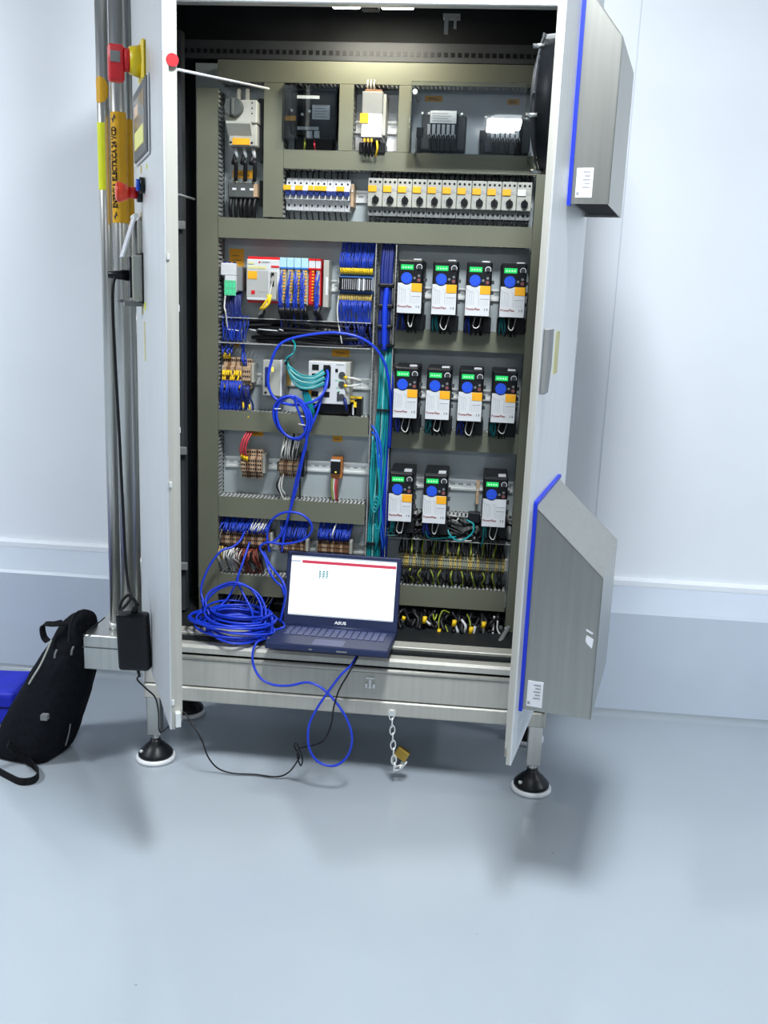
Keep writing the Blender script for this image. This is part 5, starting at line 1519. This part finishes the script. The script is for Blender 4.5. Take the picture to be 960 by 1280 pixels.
# its plug in the door socket
p = L2W('L', .15, .033, 1.447); p2 = L2W('L', .15, .085, 1.447)
pt = thing('mains_plug', 'black plug pushed into the socket on the left door', 'plug', p)
MB().cyl(p, p2, .014, .0085, n=14).build('body', 'black', pt); MB().cyl(p2, at(157, 339.5, -.155), .006, .0045, n=10).build('boot', 'black', pt)
dc = [(Xc + .008, -.22, Z0 - .018), at(172, 850, -.215), at(183, 861, -.21), at(194, 872, -.19), at(198, 890, -.15), at(200, 915, -.02), at(214, 905, .0), at(228, 890, -.02), at(240, 905, -.04), at(252, 925, -.06), at(260, 946, -.05), onfloor(272, 960, .02), onfloor(290, 966.5, .008), onfloor(318, 968, .006), onfloor(345, 971, .008), onfloor(360, 966, .022), at(370, 954, -.06), at(374, 945, -.06), at(368, 933, -.07), at(371, 930, -.075), at(378, 948, -.07), at(376, 957, -.06), at(372, 947, -.07), at(374, 936, -.075), at(390, 932, -.08), at(405, 925, -.085), at(414, 905, -.09), at(417, 885, -.09), at(424, 862, -.085), at(435, 843, -.075), at(445, 825, -.055), at(450, 812, -.03)]
cable('power_cable', 'thin black laptop power cable drooping to the floor under the cabinet', dc, .0024, 'black_wire', 7, 6)

# ------------------------------------------------------------------ chain and padlock under the beam
p = at(490, 886, -.004)
t = thing('chain', 'short steel link chain hanging from the base beam', 'chain', (p.x, -.006, .03), w=False)
def link(c, h, w, r, turn, lean=0.0):
    pts = []
    for k in range(20):
        a = 2 * math.pi * k / 20
        x = w * math.cos(a); z = h * math.sin(a) if abs(math.sin(a)) < .98 else h * math.sin(a)
        v = Vector((x, 0, z)); v.rotate(Euler((0, 0, turn))); v.rotate(Euler((0, lean, 0)))
        pts.append(Vector(c) + v)
    return MB().tube(pts, r, 6, True)
n = 8; z0 = .190
for i in range(n):
    link((.002 * i, 0, z0 - .0235 * i), .0148, .0072, .0022, (i % 2) * math.pi / 2 + .15).build('link', 'zinc_bright', t)
link((.026, .004, .022), .0148, .0072, .0022, .3, 1.1).build('link', 'zinc_bright', t)
link((.040, .008, .030), .0148, .0072, .0022, 1.7, .7).build('link', 'zinc_bright', t)
MB().box(-.010, .010, .004, .007, .186, .206).build('eye_plate', 'zinc_bright', t)
p = at(500, 946, .015)
t = thing('padlock', 'old brass padlock hanging open on the chain end', 'padlock', (p.x, .015, p.z), w=False)
t.rotation_euler = (0, math.radians(28), math.radians(-12))
MB().box(-.020, .020, -.008, .008, -.004, .030).build('body', 'brass', t, bevel=.003, seg=2)
sh = [(-.013, 0, -.002), (-.013, 0, -.022)] + [(-.013 * math.cos(a), 0, -.022 - .012 * math.sin(a)) for a in [i * math.pi / 8 for i in range(1, 8)]] + [(.013, 0, -.022), (.013, 0, -.002)]
MB().tube(sh, .0035, 8).build('shackle', 'zinc', t)

# ------------------------------------------------------------------ cabinet lamp
a, b = bx(415, 6, 450, 13, .16), bx(476, 6, 517, 14, .16)
zl = (a[2] + a[3]) / 2 + .006
t = thing('cabinet_lamp', 'slim lit lamp with two bright tubes under the cabinet roof', 'lamp', ((a[0] + b[1]) / 2, .16, zl), w=False)
c = (a[0] + b[1]) / 2
MB().box(a[0] - c - .02, b[1] - c + .04, -.012, .025, .006, 2.236 - zl).build('housing', 'device_grey', t)
MB().box(a[0] - c, a[1] - c, -.012, .016, -.006, .006).build('tube', 'led_tube', t, bevel=.003)
MB().box(b[0] - c, b[1] - c, -.012, .016, -.006, .006).build('tube', 'led_tube', t, bevel=.003)
MB().box(a[1] - c + .004, b[0] - c - .004, -.016, .02, -.012, .006).build('switch_box', 'black', t, bevel=.003)
ld = bpy.data.lights.new('cabinet_lamp_light', 'AREA'); ld.shape = 'RECTANGLE'; ld.size = .24; ld.size_y = .03
ld.energy = 3.4; ld.color = (1.0, .93, .76)
lo = bpy.data.objects.new('cabinet_lamp_light', ld); COL.objects.link(lo); lo.parent = t; lo.location = (0, 0, -.014)
lo.rotation_euler = (math.radians(12), 0, 0)

# ------------------------------------------------------------------ cable entry at the cabinet bottom, right
random.seed(21)
a = at(500, 777, .30); b = at(522, 779, .30)
t = thing('shield_rail', 'grey cable clamp rail low in the cabinet beside the laptop', 'rail', (a.x + .1, .30, .41))
MB().box(a.x - .02, .47, .30, .305, a.z - .012, a.z + .008).build('bar', 'mid_grey', t)
MB().box(a.x + .02, a.x + .03, .30, .31, .41, a.z).box(.44, .45, .30, .31, .41, a.z).build('support', 'mid_grey', t)
for i, px in enumerate((522, 534)):
    p = at(px, 777, .295); MB().box(p.x, p.x + .008, .293, .30, p.z - .020, p.z + .016).build('clamp', 'label_white', t)
sp = []
for i in range(30):
    x = .14 + i * .0107
    sp.append([(x + jit(.01), .33, .468), (x + jit(.012), .30 + jit(.02), .448), (x + jit(.014), .28 + jit(.03), .43), (x + jit(.012), .27 + jit(.04), .4025)])
tag(strands(sp, 'black_wire', None, 'cable_bundle', .0058, 7, 4), 'black motor cables entering through the cabinet floor', 'cables')
sp = [[at(541, 765, .29), at(543, 775, .25), at(546, 768, .26)], [at(552, 797, .25), at(548, 780, .24), at(553, 764, .26), at(562, 766, .28)], [at(557, 782, .25), at(562, 800, .235), at(552, 797, .24)], [at(584, 768, .28), at(587, 776, .25), at(588, 784, .24)]]
tag(strands(sp, 'green_wire', None, 'earth_leads', .0026, 6, 6), 'yellow green earth leads curling near the cabinet floor', 'wires')
sp = [[at(569, 782, .25), at(572, 790, .245), at(570, 796, .25)], [at(577, 775, .26), at(582, 783, .24), at(579, 794, .25)], [at(585, 793, .25), at(590, 800, .245), at(596, 803, .25)], [at(594, 783, .25), at(592, 795, .245), at(598, 801, .24)], [at(605, 782, .25), at(604, 792, .25)], [at(531, 775, .27), at(538, 781, .25)], [at(542, 795, .25), at(540, 788, .26)]]
tag(strands(sp, 'device_white', None, 'shield_ends', .0045, 6, 5), 'white stripped cable ends among the black cables at the floor', 'wires')
sp = [[at(622, 776, .27), at(622, 788, .26), at(630, 797, .25), at(632, 784, .26)], [at(618, 770, .28), at(616, 790, .26), at(615, 809, .20)]]
tag(strands(sp, 'white_wire', None, 'pale_leads', .0028, 6, 5), 'pale grey leads near the right end of the cabinet floor', 'wires')
cable('grey_hose', 'grey cable hose slanting up from the cabinet floor by the right duct', [at(620, 811, .16), at(628, 797, .22), at(636, 784, .27)], .0075, 'mid_grey', 10, 6)
k = 0
places = ['beside the laptop', 'on the clamp rail near the laptop', 'hanging low left of the earth leads', 'between the curling earth leads', 'under the long terminal strip, lowest of the tags', 'nearest the grey cable hose']
for (px, py, w, h) in ((504, 773, 5, 5), (530, 775, 6, 9), (548, 790, 5, 8), (567, 779, 6, 8), (588, 788, 6, 9), (604, 781, 6, 8)):
    p = at(px, py, .238)
    o = MB().cyl((p.x, .238, p.z - h * .0012), (p.x + .003, .240, p.z + h * .0012), w * .00115, n=10).build('cable_marker', 'yellow')
    tag(o, 'yellow cable marker sleeve %s' % places[k], 'cable marker', 'yellow cable markers'); k += 1

# ------------------------------------------------------------------ backpack leaning against the bracket
random.seed(3)
t = thing('backpack', 'slim black fabric backpack slumped on the floor against the pipe bracket', 'backpack', (-1.0, .06, 0))
def ring(c, a, b, yaw, lean, n=24, p=3.0):
    out = []
    for i in range(n):
        th = 2 * math.pi * i / n
        cc, ss = math.cos(th), math.sin(th)
        x = a * math.copysign(abs(cc) ** (2 / p), cc); y = b * math.copysign(abs(ss) ** (2 / p), ss)
        xr = x * math.cos(yaw) - y * math.sin(yaw); yr = x * math.sin(yaw) + y * math.cos(yaw)
        out.append((c[0] + xr, c[1] + yr, max(0.002, c[2] + xr * lean)))
    return out
# outline of the bag from the floor up: frame point, half width, half depth, room depth
SP = [(38, 948, .100, .070, .020), (38, 938, .112, .098, .022), (48, 915, .112, .112, .03), (60, 885, .104, .116, .04), (73, 855, .094, .112, .05),
      (83, 828, .080, .100, .06), (91, 802, .062, .084, .07), (98, 782, .046, .066, .08), (102, 770, .034, .048, .085), (103.5, 764, .018, .026, .09), (104, 762, .005, .008, .09)]
spine = []
for k, (px, py, a, b, yy) in enumerate(SP):
    c = at(px, py, yy)
    spine.append((c.x, yy, c.z if k else .002, a, b, 0.0))
vs = []; N = 28
for (x, y, z, a, b, le) in spine:
    vs += ring((x, y, z), a, b, math.radians(-12), le, N)
fs = []
for k in range(len(spine) - 1):
    for i in range(N):
        fs.append((k * N + i, k * N + (i + 1) % N, (k + 1) * N + (i + 1) % N, (k + 1) * N + i))
fs += [tuple(reversed(range(N))), tuple((len(spine) - 1) * N + i for i in range(N))]
q = MB(); q.add(vs, fs, True)
body = q.build('body', 'fabric_black', t)
sub = body.modifiers.new('soft', 'SUBSURF'); sub.levels = 1; sub.render_levels = 2
tx = bpy.data.textures.new('crumple', 'CLOUDS'); tx.noise_scale = .09
dm = body.modifiers.new('crumple', 'DISPLACE'); dm.texture = tx; dm.strength = .016; dm.mid_level = .5; dm.texture_coords = 'LOCAL'
# stitched seam over the top and front pocket
MB().tube(smooth([at(86, 806, -.035), at(87, 786, -.0), at(92, 771, .03), at(99, 764, .05)], 5), .004, 8).build('seam', 'strap_black', t)
def on_bag(px, py, y): return at(px, py, y)
MB().tube(smooth([on_bag(64, 800, -.045), on_bag(58, 815, -.055), on_bag(50, 832, -.065), on_bag(42, 845, -.075), on_bag(36, 855, -.078)], 5), .0030, 6).build('zip', 'device_grey', t)
MB().tube(smooth([on_bag(88, 905, -.015), on_bag(86, 917, -.02), on_bag(82, 932, -.03)], 5), .0022, 6).build('zip', 'mid_grey', t)
p = on_bag(54, 898, -.090); MB().box(p.x - .010, p.x + .010, -.088, -.070, p.z - .008, p.z + .008).build('patch', 'mid_grey', t)
for (px, py, yy) in ((71, 812, -.06), (92, 808, -.03)):
    p = on_bag(px, py, yy)
    MB().tube(smooth([p, p + Vector((-.004, -.004, -.012)), p + Vector((-.007, -.002, -.026))], 4), .0032, 6).build('zip_pull', 'mid_grey', t)
MB().ribbon(smooth([on_bag(79, 778, .02), on_bag(68, 780, .0), on_bag(56, 780, -.01), on_bag(53, 785, -.01), on_bag(55, 796, -.015), on_bag(60, 802, -.02)], 5), .022, .004, (.25, 1, .2)).build('handle', 'strap_black', t)
f = onfloor
MB().ribbon(smooth([f(10, 930, .10), f(25, 943, .04), f(40, 955, .012), f(48, 966, .012), f(42, 975, .012), f(26, 977, .012), f(10, 970, .012), f(-12, 958, .012)], 6), .022, .004, (0, 0, 1)).build('strap', 'strap_black', t)
# blue folded case beside it
p = at(24, 858, .22); 
t = thing('document_case', 'bright blue soft case lying behind the black backpack', 'case', (p.x - .16, .25, 0), w=False)
t.rotation_euler = (0, 0, math.radians(6))
MB().box(-.18, .16, -.10, .10, .0, p.z - .001).build('body', 'blue_cloth', t, bevel=.018, seg=3)
MB().tube([(-.18, -.101, p.z * .55), (.16, -.101, p.z * .55)], .002, 6).build('zip', 'strap_black', t)
# thin black cord on the bracket by the backpack
cable('thin_cord', 'thin black cord lying across the pipe bracket', [at(131, 772, .10), at(120, 781, .04), at(110, 789, .02), at(104, 796, .012)], .0022, 'black_wire', 6, 5)

for o in list(bpy.data.objects):
    if '_w' in o: del o['_w']
